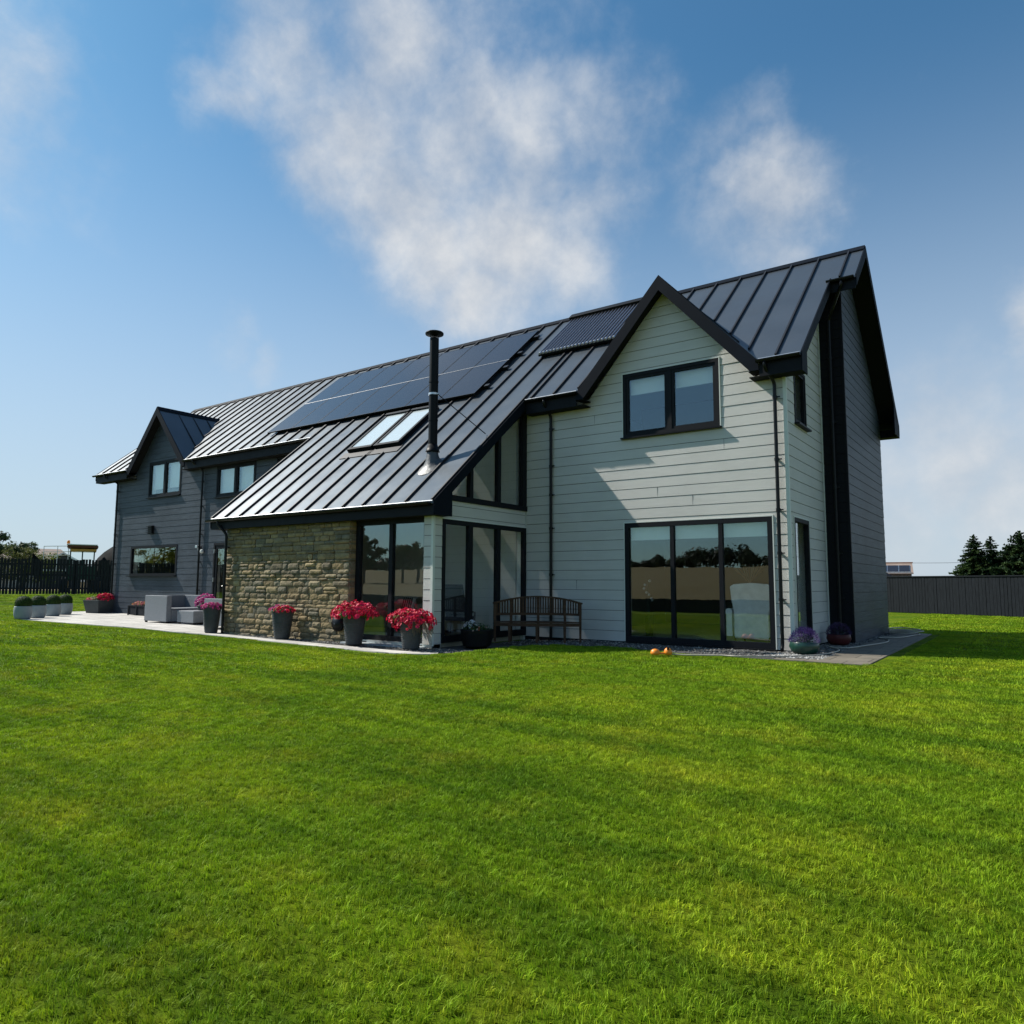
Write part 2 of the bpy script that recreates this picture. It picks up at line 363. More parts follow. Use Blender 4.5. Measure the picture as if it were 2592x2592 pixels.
dm = N(nt, 'ShaderNodeMapRange', interpolation_type='SMOOTHSTEP'); nt.links.new(dens, dm.inputs[0]); dm.inputs[1].default_value = .16; dm.inputs[2].default_value = 1.28; dm.inputs[3].default_value = 0; dm.inputs[4].default_value = .95
sx = N(nt, 'ShaderNodeSeparateXYZ'); nt.links.new(d3, sx.inputs[0])
hz = N(nt, 'ShaderNodeMapRange', interpolation_type='SMOOTHSTEP'); nt.links.new(sx.outputs[2], hz.inputs[0]); hz.inputs[1].default_value = -.02; hz.inputs[2].default_value = .62; hz.inputs[3].default_value = .86; hz.inputs[4].default_value = 0
skyt = rgbmix(nt, sky.outputs[0], (.60, 1.06, 1.17), 1.0, 'MULTIPLY')
hb = N(nt, 'ShaderNodeMapRange'); nt.links.new(sx.outputs[1], hb.inputs[0]); hb.inputs[1].default_value = -.6; hb.inputs[2].default_value = .1; hb.inputs[3].default_value = .4; hb.inputs[4].default_value = 1
skyc = rgbmix(nt, skyt, (5.3, 5.95, 6.9), math_n(nt, 'MULTIPLY', hz.outputs[0], hb.outputs[0]))
cloudc = ramp(nt, math_n(nt, 'ADD', math_n(nt, 'MULTIPLY', nz2.outputs['Fac'], .5), math_n(nt, 'MULTIPLY', nz.outputs['Fac'], .5)), [(.38, (4.6, 4.9, 5.4)), (.6, (7.0, 7.1, 7.2))])
cc = rgbmix(nt, skyc, cloudc, dm.outputs[0])
nt.links.new(cc, bg.inputs[0]); bg.inputs[1].default_value = .080
SC.view_settings.view_transform = 'Standard'; SC.view_settings.look = 'None'; SC.view_settings.gamma = 1; SC.view_settings.exposure = .45

# ------------------------------------------------------------------ house geometry numbers
ZE, OE, ZR, YR = 5.754, .35, 9.386, 3.890
SL = (ZR - ZE) / (YR + OE)
def RZ(y): return ZE + SL * (y + OE) if y <= YR else ZR - SL * (y - YR)
XL, XR1, XR2, XA, XS, XW = -28.11, .41, .948, -6.25, -13.55, -26.97
YB = 2 * YR; ZF = 2.75
XV0, XV1, YE = -14.04, -6.05, -3.61
GX, GZ, GL, GRr = -2.505, 7.99, -4.58, -.41        # pale gable
HX, HZ, HL, HR = -23.42, 8.02, -25.52, -21.30       # dark gable
GB = (GZ - ZE) / SL - OE; HB = (HZ - ZE) / SL - OE
D = 3.38
house = tag(empty('detached_house', (0, 0, 0)), 'long modern house with dark metal roof, pale and charcoal boarded walls and a stone front', 'house')
def part(mb, name, m, parent=None, **k): return mb.build(name, m, parent or house, **k)
def part_each(mb, name, m, parent=None):
    adj = list(range(len(mb.v)))
    def find(i):
        while adj[i] != i: adj[i] = adj[adj[i]]; i = adj[i]
        return i
    for f in mb.f:
        for i in f[1:]: adj[find(i)] = find(f[0])
    gr = {}
    for f in mb.f: gr.setdefault(find(f[0]), []).append(f)
    for fs in gr.values():
        ids = sorted({i for f in fs for i in f}); mp = {v: k for k, v in enumerate(ids)}
        g = MB(); g.add([mb.v[i] for i in ids], [tuple(mp[i] for i in f) for f in fs]); g.build(name, m, parent or house)

def PY(c): return lambda u, o, z: (u, c - o, z)      # wall facing -y
def PX(c): return lambda u, o, z: (c + o, u, z)      # wall facing +x
def clip(poly, a, b, c):                             # keep a*u+b*z<=c
    out = []
    for i in range(len(poly)):
        p, q = poly[i], poly[(i + 1) % len(poly)]; dp = a * p[0] + b * p[1] - c; dq = a * q[0] + b * q[1] - c
        if dp <= 1e-9: out.append(p)
        if (dp < -1e-9 and dq > 1e-9) or (dp > 1e-9 and dq < -1e-9):
            t = dp / (dp - dq); out.append((p[0] + t * (q[0] - p[0]), p[1] + t * (q[1] - p[1])))
    return out
def cells(poly, ops, z0, z1):
    zs = sorted({z0, z1} | {z for o in ops for z in o[2:4] if z0 < z < z1})
    res = []
    for za, zb in zip(zs, zs[1:]):
        zm = (za + zb) / 2; cut = sorted([(o[0], o[1]) for o in ops if o[2] < zm < o[3]])
        us = []; cur = -1e3
        for a, b in cut: us.append((cur, a)); cur = b
        us.append((cur, 1e3))
        for ua, ub in us:
            p = clip(clip(clip(clip(poly, 0, 1, zb), 0, -1, -za), 1, 0, ub), -1, 0, -ua)
            if len(p) >= 3 and abs(sum(p[i][0] * p[(i + 1) % len(p)][1] - p[(i + 1) % len(p)][0] * p[i][1] for i in range(len(p)))) > 1e-5: res.append(p)
    return res
def boards(P, polys, ops, pitch, z_start, mat, name='wall_cladding', joints=(), seed=1, parent=None):
    mb = MB(); mg = MB(); rr = random.Random(seed)
    zmax = max(p[1] for q in polys for p in q); k = 0; z = z_start
    while z < zmax:
        z1 = z + pitch; ofs = rr.uniform(-.001, .002)
        def off(zz): return .017 + ofs - .006 * (zz - z) / pitch
        for poly in polys:
            for c in cells(poly, ops, z1 - .009, z1): mg.poly([P(u, .003, zz) for u, zz in c])
            for c in cells(poly, ops, z, z1 - .009):
                mb.poly([P(u, off(zz), zz) for u, zz in c])
                lo = sorted([p for p in c if abs(p[1] - z) < 1e-6])
                if len(lo) >= 2:
                    a, b = lo[0][0], lo[-1][0]
                    mb.poly([P(a, off(z), z), P(b, off(z), z), P(b, .001, z), P(a, .001, z)])
        z = z1; k += 1
    nf = len(mb.f); mb.add(mg.v, mg.f)
    o = part(mb, name, mat, parent); o.data.materials.append(M['slate'])
    for p in o.data.polygons[nf:]: p.material_index = 1
    return o
def panel(P, polys, ops, o0, o1, mat, name, parent=None):
    mb = MB()
    for poly in polys:
        zz = [p[1] for p in poly]
        for c in cells(poly, ops, min(zz), max(zz)):
            mb.prism([P(u, o0, z) for u, z in c], [P(u, o1, z) for u, z in c])
    return part(mb, name, mat, parent)
def window(P, u0, u1, z0, z1, divs=(), fw_=.09, sash=0, sill=True, blind=0, sillw=.07, name='window', mull=.08, gm='glass', bottom=None, inset=0):
    """mesh frame; panes, sill and blind are sub-parts"""
    mb = MB(); f0, f1 = -.07 - inset, .03 - inset; bt = bottom or fw_
    mb.box(u0, u0 + fw_, f0, f1, z0, z1, P); mb.box(u1 - fw_, u1, f0, f1, z0, z1, P)
    mb.box(u0 + fw_, u1 - fw_, f0, f1, z1 - fw_, z1, P); mb.box(u0 + fw_, u1 - fw_, f0, f1, z0, z0 + bt, P)
    xs = [u0 + fw_] + [v for d in divs for v in (d - mull / 2, d + mull / 2)] + [u1 - fw_]
    for d in divs: mb.box(d - mull / 2, d + mull / 2, f0, f1 - .004, z0 + bt, z1 - fw_, P)
    bays = [(xs[i], xs[i + 1]) for i in range(0, len(xs), 2)]
    if sash:
        for a, b in bays:
            s0, s1 = f0 + .02, f1 - .018
            mb.box(a, a + sash, s0, s1, z0 + bt, z1 - fw_, P); mb.box(b - sash, b, s0, s1, z0 + bt, z1 - fw_, P)
            mb.box(a + sash, b - sash, s0, s1, z1 - fw_ - sash, z1 - fw_, P); mb.box(a + sash, b - sash, s0, s1, z0 + bt, z0 + bt + sash, P)
    w_ = part(mb, name, M['frame'])
    for a, b in bays:
        g = MB(); g.box(a + sash * .8, b - sash * .8, -.032 - inset, -.022 - inset, z0 + bt + sash * .8, z1 - fw_ - sash * .8, P); g.build('pane', M[gm], w_)
        if blind:
            g = MB(); g.box(a + sash - .02, b - sash + .02, -.16 - inset, -.15 - inset, z1 - fw_ - sash - blind, z1 - fw_ - sash + .02, P); g.build('roller_blind', M['blind'], w_)
    if sill:
        g = MB(); g.box(u0 - .04, u1 + .04, -.02, sillw + .03, z0 - .035, z0 - .002, P); g.build('sill', M['black'], w_)
    return w_
def trim_rect(P, u0, u1, z0, z1, m='trim', w_=.022, name='window_trim', bottom=True):
    mb = MB(); o = .031
    mb.box(u0 - w_, u0 - .001, 0, o, z0, z1 + w_, P); mb.box(u1 + .001, u1 + w_, 0, o, z0, z1 + w_, P); mb.box(u0, u1, 0, o, z1 + .001, z1 + w_, P)
    return part(mb, name, M[m])

# ---- facade (y = 0)
F = PY(0)
op_up = (-3.555, -1.318, 4.572, 6.041); op_big = (-3.546, -.316, .035, 2.637)
hw = .20  # roof build-up above the wall
gpoly = [(-4.42, 5.45), (-.57, 5.45), (-.57, 5.62), (GX, GZ - .16), (-4.42, 5.62)]
pale_polys = [[(XA + .03, .03), (-.03, .03), (-.03, 5.45), (XA + .03, 5.45)], gpoly]
boards(F, pale_polys, [op_up, op_big], .225, .03, M['pale'], seed=3)
panel(F, [[(XA, -.1), (0, -.1), (0, 5.6), (XA, 5.6)], [(-4.42, 5.6), (-.57, 5.6), (GX, GZ - .17)]], [op_up, op_big], -.28, 0, M['plaster'], 'wall_core')
mb = MB()
for u, z in ((-1.25, 4.10), (-2.75, 3.40), (-1.95, 2.955), (-4.8, 1.38), (-4.3, 5.0)):
    k = math.floor((z - .03) / .225); zz = .03 + k * .225; mb.box(u, u + .004, .008, .0178, zz + .004, zz + .215, F)
part_each(mb, 'board_joint', M['slate'])
window(F, *op_up, divs=((-2.436),), fw_=.075, sash=.06, blind=.33, mull=.10); trim_rect(F, *op_up)
window(F, *op_big, divs=(-2.43, -1.37), fw_=.10, mull=.085, blind=.28, sillw=.10, bottom=.12); trim_rect(F, *op_big)
# dark left facade
DFp = [[(XW, .0), (-13.5, .0), (-13.5, 5.45), (XW, 5.45)], [(HL + .12, 5.45), (HR - .12, 5.45), (HR - .12, 5.62), (HX, HZ - .16), (HL + .12, 5.62)]]
dops = [(-24.36, -22.02, 4.57, 5.98), (-19.66, -17.36, 4.28, 5.40), (-16.22, -14.6, 4.28, 5.40), (-25.47, -22.04, 1.52, 2.68), (-19.66, -18.72, .03, 2.66)]
boards(F, DFp, dops, .225, .0, M['dark'], seed=5)
panel(F, [[(XW, -.1), (-13.5, -.1), (-13.5, 5.6), (XW, 5.6)], [(HL + .12, 5.6), (HR - .12, 5.6), (HX, HZ - .17)]], dops, -.28, 0, M['plaster'], 'wall_core')
for o_ in dops[:3]: window(F, *o_, divs=((o_[0] + o_[1]) / 2,), fw_=.07, sash=.06, mull=.09, blind=.9 if o_ is not dops[0] else .95)  # near-full pale blinds added for the bright sky these panes reflect
window(F, *dops[3], divs=(), fw_=.09, sillw=.12)
mb = MB(); mb.box(-23.76, -23.74, -.06, -.02, 1.62, 2.58, F); part(mb, 'glazing_bar', M['frame'])
# door
dr = MB(); dr.box(-19.66, -19.58, -.06, .02, .03, 2.66, F); dr.box(-18.80, -18.72, -.06, .02, .03, 2.66, F); dr.box(-19.58, -18.80, -.06, .02, 2.58, 2.66, F)
dr = part(dr, 'door', M['frame'])
g = MB(); g.box(-19.58, -19.46, -.05, .0, .05, 2.58, F); g.box(-18.92, -18.80, -.05, .0, .05, 2.58, F); g.box(-19.46, -18.92, -.05, .0, 2.45, 2.58, F); g.box(-19.46, -18.92, -.05, .0, .05, .35, F); g.build('door_leaf', M['slate'], dr)
g = MB(); g.box(-19.46, -18.92, -.03, -.02, .35, 2.45, F); g.build('door_pane', M['glass'], dr)
for z in (2.3, 1.3):
    g = MB(); g.box(-19.60, -19.575, .0, .045, z, z + .14, F); g.build('hinge', M['alu'], dr)
g = MB(); g.tube([F(-18.86, .02, 1.15), F(-18.86, .07, 1.15), F(-18.98, .07, 1.15)], .012); g.build('door_handle', M['alu'], dr)
# extract vent, lamp, sensor
g = MB(); g.box(-24.10, -23.78, .02, .10, 3.14, 3.46, F)
for k in range(4): g.box(-24.12, -23.76, .10, .17 - k * .008, 3.40 - k * .075, 3.425 - k * .075, F)
part(g, 'extract_vent', M['black'])
lm = MB(); lm.box(-20.62, -20.48, .02, .05, 2.42, 2.60, F); lm.box(-20.62, -20.48, .05, .16, 2.50, 2.60, F); lm = part(lm, 'security_light', M['alu'], bevel=.008)
g = MB(); g.lathe([(.03, -.07), (.06, -.05), (.065, 0), (.05, .05), (.02, .07)], (-20.28, -.09, 2.38), 12); part(g, 'motion_sensor', M['trim'], smooth=True)

# ---- right end: pale wall x=0, return, dark wall
E0 = PX(0); YK = 3.013; XD = .513
ops0 = [(.28, 1.45, .16, 2.63), (.63, 1.56, 4.60, 5.80)]
endp = [[(.03, .0), (YK, .0), (YK, RZ(YK) - .24), (.03, RZ(.03) - .24)]]
boards(E0, endp, ops0, .225, .03, M['pale'], seed=8)
panel(E0, [[(0, -.1), (YK + .1, -.1), (YK + .1, RZ(YK) - .25), (0, RZ(0) - .25)]], ops0, -.28, 0, M['plaster'], 'wall_core')
window(E0, *ops0[0], fw_=.08, sill=False); trim_rect(E0, *ops0[0], name='window_trim')
window(E0, *ops0[1], fw_=.06, sash=.05, sillw=.09)
mb = MB(); mb.box(-.03, .036, -.036, .03, .0, 5.5); part_each(mb, 'corner_trim', M['trim'])
mb = MB(); mb.box(-.025, .036, YK - .034, YK - .004, .0, RZ(YK) - .26); part_each(mb, 'corner_trim', M['trim'])
# return wall facing the camera: dark cladding, its shade put into near-black boards
RT = PY(YK)
boards(RT, [[(.035, .0), (XD - .01, .0), (XD - .01, RZ(YK) - .24), (.035, RZ(YK) - .24)]], [], .225, .0, M['slate'], seed=9)
panel(RT, [[(0, -.1), (XD, -.1), (XD, RZ(YK) - .25), (0, RZ(YK) - .25)]], [], -.2, 0, M['black'], 'wall_core')
E1 = PX(XD)
boards(E1, [[(YK + .03, .0), (YB - .02, .0), (YB - .02, RZ(YB) - .24), (YR, ZR - .24), (YK + .03, RZ(YK) - .24)]], [], .225, .0, M['dark'], seed=10)
panel(E1, [[(YK, -.1), (YB, -.1), (YB, RZ(YB) - .25), (YR, ZR - .25), (YK, RZ(YK) - .25)]], [], -.25, 0, M['plaster'], 'wall_core')
mb = MB(); mb.box(XD - .02, XD + .034, YK - .034, YK + .03, 0, RZ(YK) - .26); part_each(mb, 'corner_trim', M['slate'])
# left end, back wall
mb = MB(); mb.prism([(XW, y, z) for y, z in ((0, -.1), (YB, -.1), (YB, 5.5), (YR, ZR - .25), (0, 5.5))], [(XW + .25, y, z) for y, z in ((0, -.1), (YB, -.1), (YB, 5.5), (YR, ZR - .25), (0, 5.5))]); part(mb, 'wall_left_end', M['dark'])
mb = MB(); mb.box(XW + .25, -5.5, YB - .25, YB, -.1, 5.6); mb.box(-4.55, XD - .25, YB - .25, YB, -.1, 5.6); mb.box(-5.5, -4.55, YB - .25, YB, -.1, 5.6); part(mb, 'wall_back', M['dark'])
# interior: slab, ceilings, partitions
mb = MB(); mb.box(XW + .25, -.28, .28, YB - .25, -.12, .05); mb.box(XS + .2, XA - .1, -3.1, .28, -.12, .05); part_each(mb, 'floor_slab', M['floor'])
mb = MB(); mb.box(XW + .25, XA - .5, .28, YB - .25, ZF, ZF + .2); mb.box(XA - .5, -.28, .28, YB - .25, ZF, ZF + .2); part_each(mb, 'first_floor', M['white'])
mb = MB(); mb.box(XW + .25, -.28, .95, YB - .95, 6.35, 6.45); part(mb, 'upper_ceiling', M['white'])
mb = MB()
for x, y0, y1, z0, z1 in ((-6.0, .28, 7.5, .05, ZF), (-13.7, .28, 7.5, .05, 5.9), (-21.5, .28, 7.5, .05, 5.9), (-5.2, .28, 7.5, ZF + .2, 5.9), (-15.3, .28, 7.5, 3, 5.9)): mb.box(x, x + .1, y0, y1, z0, z1)
mb.box(-5.1, -.28, 4.2, 4.3, ZF + .2, 6.3); mb.box(-26.7, -13.8, 4.5, 4.6, .05, 6.3); mb.box(-13.6, -6.0, 5.0, 5.1, .05, 6.3)
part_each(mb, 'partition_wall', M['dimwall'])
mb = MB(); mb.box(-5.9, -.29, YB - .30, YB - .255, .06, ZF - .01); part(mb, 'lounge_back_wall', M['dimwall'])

# ---- extension: stone front, glazed corner
def stone_wall():
    mb = MB(); cols = []; rr = random.Random(21)
    pal = [(.24, .18, .095), (.28, .21, .115), (.20, .155, .09), (.30, .235, .13), (.175, .145, .095), (.25, .185, .095), (.17, .15, .105), (.26, .21, .13)]
    def stone(u0, u1, z0, z1, right):
        nb = 3; col = rr.choice(pal); k = rr.uniform(.82, 1.12); col = tuple(c * k for c in col)
        pr = rr.uniform(-.006, .030); nu = max(3, int((u1 - u0) / .06)); nz_ = max(3, int((z1 - z0) / .05))
        yb = -3.40; base = len(mb.v); vs = []
        for j in range(nz_ + 1):
            for i in range(nu + 1):
                u = u0 + (u1 - u0) * i / nu; z = z0 + (z1 - z0) * j / nz_
                e = min(i, nu - i, j, nz_ - j)
                n1 = noise.noise(Vector((u * 6, z * 8, 3.1))) ; n2 = noise.noise(Vector((u * 19, z * 23, 7)))
                d = (.013 + pr * .6 + .006 * n2) if e == 0 else (.020 + pr + .008 * n1 + .009 * n2)
                jx = 0 if e else .006 * n2; jz = 0 if e else .006 * n1
                if e == 0 and (i in (0, nu)) and (j in (0, nz_)): jx = .010 * (1 if i == 0 else -1) * (1 + n1); jz = .008 * (1 if j == 0 else -1) * (1 + n2)
                vs.append((u + jx, yb - .012 - d, z + jz))
        fs = [(j * (nu + 1) + i, j * (nu + 1) + i + 1, (j + 1) * (nu + 1) + i + 1, (j + 1) * (nu + 1) + i) for j in range(nz_) for i in range(nu)]
        # rim back to the mortar
        ring = [j for j in range(nu + 1)] + [j * (nu + 1) + nu for j in range(1, nz_ + 1)] + [nz_ * (nu + 1) + i for i in range(nu - 1, -1, -1)] + [j * (nu + 1) for j in range(nz_ - 1, 0, -1)]
        n0 = len(vs)
        for r_ in ring: p = vs[r_]; vs.append((p[0], yb + .02, p[2]))
        for q in range(len(ring)): fs.append((ring[q], n0 + q, n0 + (q + 1) % len(ring), ring[(q + 1) % len(ring)]))
        mb.add(vs, fs); cols.extend([col] * len(vs))
        if right:   # reveal face of the quoin
            vs = [(u1 - .004, yb + .02, z0 + .008), (u1 - .004, -3.2, z0 + .008), (u1 - .004, -3.2, z1 - .008), (u1 - .004, yb + .02, z1 - .008)]
            vs2 = [(u1 + .02, v[1], v[2]) for v in vs]
            mb.prism(vs, vs2); cols.extend([col] * 8)
    z = -.1
    while z < 2.70:
        h = rr.choice([.07, .085, .10, .11, .125, .14, .16, .19]); h = min(h, 2.74 - z)
        if h < .05: break
        u = XS
        while u < -8.74 - .01:
            wd = rr.uniform(.14, .46) * (1.1 if h > .13 else 1)
            if -8.74 - (u + wd) < .14: wd = -8.74 - u
            last = abs(u + wd + 8.74) < .001
            if h > .15 and rr.random() < .3 and not last:
                s = rr.uniform(.4, .6); stone(u + .006, u + wd - .006, z + .005, z + h * s - .005, False); stone(u + .006, u + wd - .006, z + h * s + .005, z + h - .005, False)
            else: stone(u + .006, u + wd - .006 * (not last), z + .005, z + h - .005, last)
            u += wd
        z += h
    mb.c = cols; o = part(mb, 'stone_wall', M['stone'])
    return o
stone_wall()
mb = MB(); mb.box(XS + .01, -8.745, -3.405, -3.15, -.15, 2.74); mb.box(XS + .01, XS + .3, -3.15, -.0, -.15, 2.74); part(mb, 'stone_backing', M['mortar'])
# left end wall above the stone under the catslide
mb = MB(); pts = [(-3.15, 2.74), (-.02, 2.74), (-.02, RZ(-.02) - .26), (-3.15, RZ(-3.15) - .26)]
mb.prism([(XS + .0, y, z) for y, z in pts], [(XS + .25, y, z) for y, z in pts]); part(mb, 'extension_end_wall', M['dark'])
W1 = PY(-3.23)
window(W1, -8.71, -6.50, .0, 2.70, divs=(-7.60,), fw_=.12, mull=.11, sill=False, bottom=.14, name='sliding_door')
mb = MB(); mb.box(-8.75, -6.4, -3.62, -3.28, -.11, -.02); part(mb, 'door_step', M['potpale'], bevel=.01)
mb = MB(); mb.box(-8.2, -6.9, -3.34, -3.275, -.02, .035); mb.box(-8.71, -6.5, -3.30, -3.262, .0, .03); part_each(mb, 'threshold', M['alu'])
W2 = PY(-D)
boards(W2, [[(-6.49, .0), (XA - .015, .0), (XA - .015, 2.68), (-6.49, 2.68)]], [], .225, .03, M['pale'], seed=11)
mb = MB(); mb.box(-6.50, XA, -D, -3.1, -.12, 2.70); part(mb, 'corner_post', M['trim'])
mb = MB(); mb.box(XA - .03, XA + .032, -D - .03, -D + .035, .0, 2.69); part_each(mb, 'corner_trim', M['trim'])
S = PX(XA)
side_ops = [(-3.11, -.02, .05, 2.64)]
boards(S, [[(-D + .03, .0), (-3.11, .0), (-3.11, 3.05), (-D + .03, 2.92)], [(-3.11, 2.64), (-.03, 2.64), (-.03, 3.05), (-3.11, 3.05)]], [], .225, .03, M['pale'], seed=12)
panel(S, [[(-3.35, -.1), (-3.11, -.1), (-3.11, 3.02), (-3.35, 2.9)], [(-3.11, 2.64), (0, 2.64), (0, 3.06), (-3.11, 3.06)], [(-.1, -.1), (0, -.1), (0, 2.64), (-.1, 2.64)]], [], -.2, 0, M['trim'], 'wall_core')
window(S, -3.11, -.01, .05, 2.64, divs=(-2.16, -1.13), fw_=.10, mull=.14, sill=False, bottom=.14, blind=0, name='folding_door')
mb = MB(); mb.box(-3.12, 0, -.05, .03, 2.64, 2.665, S); part(mb, 'head_trim', M['trim'])
# raking gable glazing above
mb = MB(); mb.box(-2.98, .0, -.07, .06, 3.05, 3.17, S)
def top(y): return RZ(y) - .30
mb.prism([S(-.19, -.07, 3.17), S(-.0, -.07, 3.17), S(-.0, -.07, top(-.0)), S(-.19, -.07, top(-.19))], [S(-.19, .04, 3.17), S(-.0, .04, 3.17), S(-.0, .04, top(-.0)), S(-.19, .04, top(-.19))])
for y in (-2.16, -1.13):
    mb.prism([S(y - .055, -.07, 3.17), S(y + .055, -.07, 3.17), S(y + .055, -.07, top(y + .055)), S(y - .055, -.07, top(y - .055))], [S(y - .055, .035, 3.17), S(y + .055, .035, 3.17), S(y + .055, .035, top(y + .055)), S(y - .055, .035, top(y - .055))])
mb.prism([S(-2.98, -.07, top(-2.98) - .02), S(0, -.07, top(0) - .14), S(0, -.07, top(0) + .1), S(-2.98, -.07, top(-2.98) + .1)], [S(-2.98, .045, top(-2.98) - .02), S(0, .045, top(0) - .14), S(0, .045, top(0) + .1), S(-2.98, .045, top(-2.98) + .1)])
rk = part(mb, 'raking_window', M['frame'])
for a, b in ((-2.85, -2.215), (-2.105, -1.185), (-1.075, -.19)):
    g = MB(); q = [(a, 3.17), (b, 3.17), (b, top(b) - .05), (a, top(a) - .05)]
    g.prism([S(u, -.035, z) for u, z in q], [S(u, -.025, z) for u, z in q]); g.build('pane', M['glass'], rk)

# ---- roof
mb = MB(); VG = (2.6) ; T = .05
SKY = [(-10.99, -10.18, -1.44, -.08), (-9.98, -9.18, -1.44, -.08)]
RP = [[(XL, -OE), (HL, -OE), (HX, HB), (HX, YR), (XL, YR)], [(HR, -OE), (XV0, -OE), (XV0, YR), (HX, YR), (HX, HB)], [(XV0, YE), (XV1, YE), (XV1, YR), (XV0, YR)],
      [(XV1, -OE), (GL, -OE), (GX, GB), (GX, YR), (XV1, YR)], [(GRr, -OE), (XR1, -OE), (XR1, YR), (GX, YR), (GX, GB)], [(XR1, 2.50), (XR2, 2.50), (XR2, YR), (XR1, YR)]]
for pi, pc in enumerate(RP):
    for c in cells(pc, SKY if pi == 2 else [], min(p[1] for p in pc), max(p[1] for p in pc)):
        mb.prism([(x, y, RZ(y) - T) for x, y in c], [(x, y, RZ(y)) for x, y in c])
bo = [(XL, YR), (XR2, YR), (XR2, YB + OE), (XL, YB + OE)]
mb.prism([(x, y, RZ(y) - T) for x, y in bo], [(x, y, RZ(y)) for x, y in bo])
def gable_roof(x0, xc, x1, zc, yb):
    for xa in (x0, x1):
        za = ZE
        q = [(xa, -.33, za), (xc, -.33, zc), (xc, yb, zc), (xa, -OE + .02, za)] if True else None
        mb.prism([(a, b, c - T) for a, b, c in q], [(a, b, c + .004) for a, b, c in q])
gable_roof(GL, GX, GRr, GZ, GB); gable_roof(HL, HX, HR, HZ, HB)
roof = part(mb, 'roof', M['roof'])
def seam(mb, a, b, hgt=.05, wd=.036):
    a = Vector(a); b = Vector(b); n = (b - a).cross(Vector((1, 0, 0))).normalized()
    if n.z < 0: n = -n
    mb.bar(a + n * hgt / 2, b + n * hgt / 2, wd, hgt, up=n)
mb = MB()
def ylow(x):
    if XV0 < x < XV1: return YE
    for x0, xc, x1, yb in ((GL, GX, GRr, GB), (HL, HX, HR, HB)):
        if x0 < x < x1:
            t = (x - x0) / (xc - x0) if x < xc else (x1 - x) / (x1 - xc); return -OE + t * (yb + OE) + .05
    return -OE
xs = [-.06 - .645 * k for k in range(10)] + [-6.85 - .655 * k for k in range(12)] + [-14.65 - .645 * k for k in range(21)] + [XV1 - .04, XV0 + .03]
for x in xs:
    a = ylow(x)
    if a < YR - .1:
        if -11.15 < x < -9.02: seam(mb, (x, a + .01, RZ(a + .01)), (x, -1.72, RZ(-1.72))); a = .06
        seam(mb, (x, a + .01, RZ(a + .01)), (x, YR - .09, RZ(YR - .09)))
seam(mb, (.62, 2.52, RZ(2.52)), (.62, YR - .09, RZ(YR - .09)))
for x in [-27.8 + .645 * k for k in range(44)]: seam(mb, (x, YR + .09, RZ(YR + .09)), (x, YB + OE - .02, RZ(YB + OE - .02)))
# seams on the small gable roofs (run down the slope, across y)
for x0, xc, x1, zc, yb in ((GL, GX, GRr, GZ, GB), (HL, HX, HR, HZ, HB)):
    for k, y in enumerate((.45, 1.05, 1.65)):
        for xe in (x0, x1):
            t = 1 - (y + OE) / (yb + OE)   # fraction of the slope still free at this depth
            if t <= .05: continue
            xb = xc + (xe - xc) * t; zb = zc + (ZE - zc) * t
            a = Vector((xc, y, zc - .05)); b = Vector((xb, y, zb)); d = (b - a).normalized(); n = Vector((0, 1, 0)).cross(d)
            if n.z < 0: n = -n
            mb.bar(a + d * .1 + n * .022, b + n * .022, .03, .045, up=n)
sm = part(mb, 'roof_seams', M['seam'], roof)
# ridge caps
mb = MB()
for sgn in (-1, 1):
    q = [(XL - .01, YR, ZR + .055), (XR2 + .01, YR, ZR + .055), (XR2 + .01, YR + sgn * .17, ZR - SL * .17 + .05), (XL - .01, YR + sgn * .17, ZR - SL * .17 + .05)]
    mb.prism([(a, b, c - .02) for a, b, c in q], q)
for xc, zc, yb in ((GX, GZ, GB), (HX, HZ, HB)):
    s2 = (zc - ZE) / 2.07
    for sgn in (-1, 1):
        q = [(xc, -.335, zc + .05), (xc, yb + .03, zc + .05), (xc + sgn * .14, yb - .10, zc + .05 - s2 * .14), (xc + sgn * .14, -.335, zc + .05 - s2 * .14)]
        mb.prism([(a, b, c - .02) for a, b, c in q], q)
part_each(mb, 'ridge_cap', M['bargem'], roof)
# drip edges: bright aluminium added as the sun glint along the sheet edge
mb = MB()
for xa, xb, ye in ((XL, HL, -OE), (HR, XV0, -OE), (XV0, XV1, YE), (XV1, GL, -OE), (GRr, XR1, -OE)):
    mb.tube([(xa + .01, ye - .006, RZ(ye) + .002), (xb - .01, ye - .006, RZ(ye) + .002)], .013, 10)
part_each(mb, 'drip_edge', M['alu'], roof)
# bargeboards (vertical depth .25) and sloping soffits
BD = .25
mb = MB()
def barge_x(x, y0, y1, d=BD, xo=.025):
    mb.prism([(x, y0, RZ(y0) - d), (x, y1, RZ(y1) - d), (x, y1, RZ(y1) + .02), (x, y0, RZ(y0) + .02)], [(x + xo, y0, RZ(y0) - d), (x + xo, y1, RZ(y1) - d), (x + xo, y1, RZ(y1) + .02), (x + xo, y0, RZ(y0) + .02)])
barge_x(XR1, -OE, 2.55); barge_x(XR2, 2.50, YR); barge_x(XR2, YR, YB + OE); barge_x(XL - .025, -OE, YR); barge_x(XL - .025, YR, YB + OE)
barge_x(XV1, YE, -OE + .12); barge_x(XV0 - .025, YE, -OE)
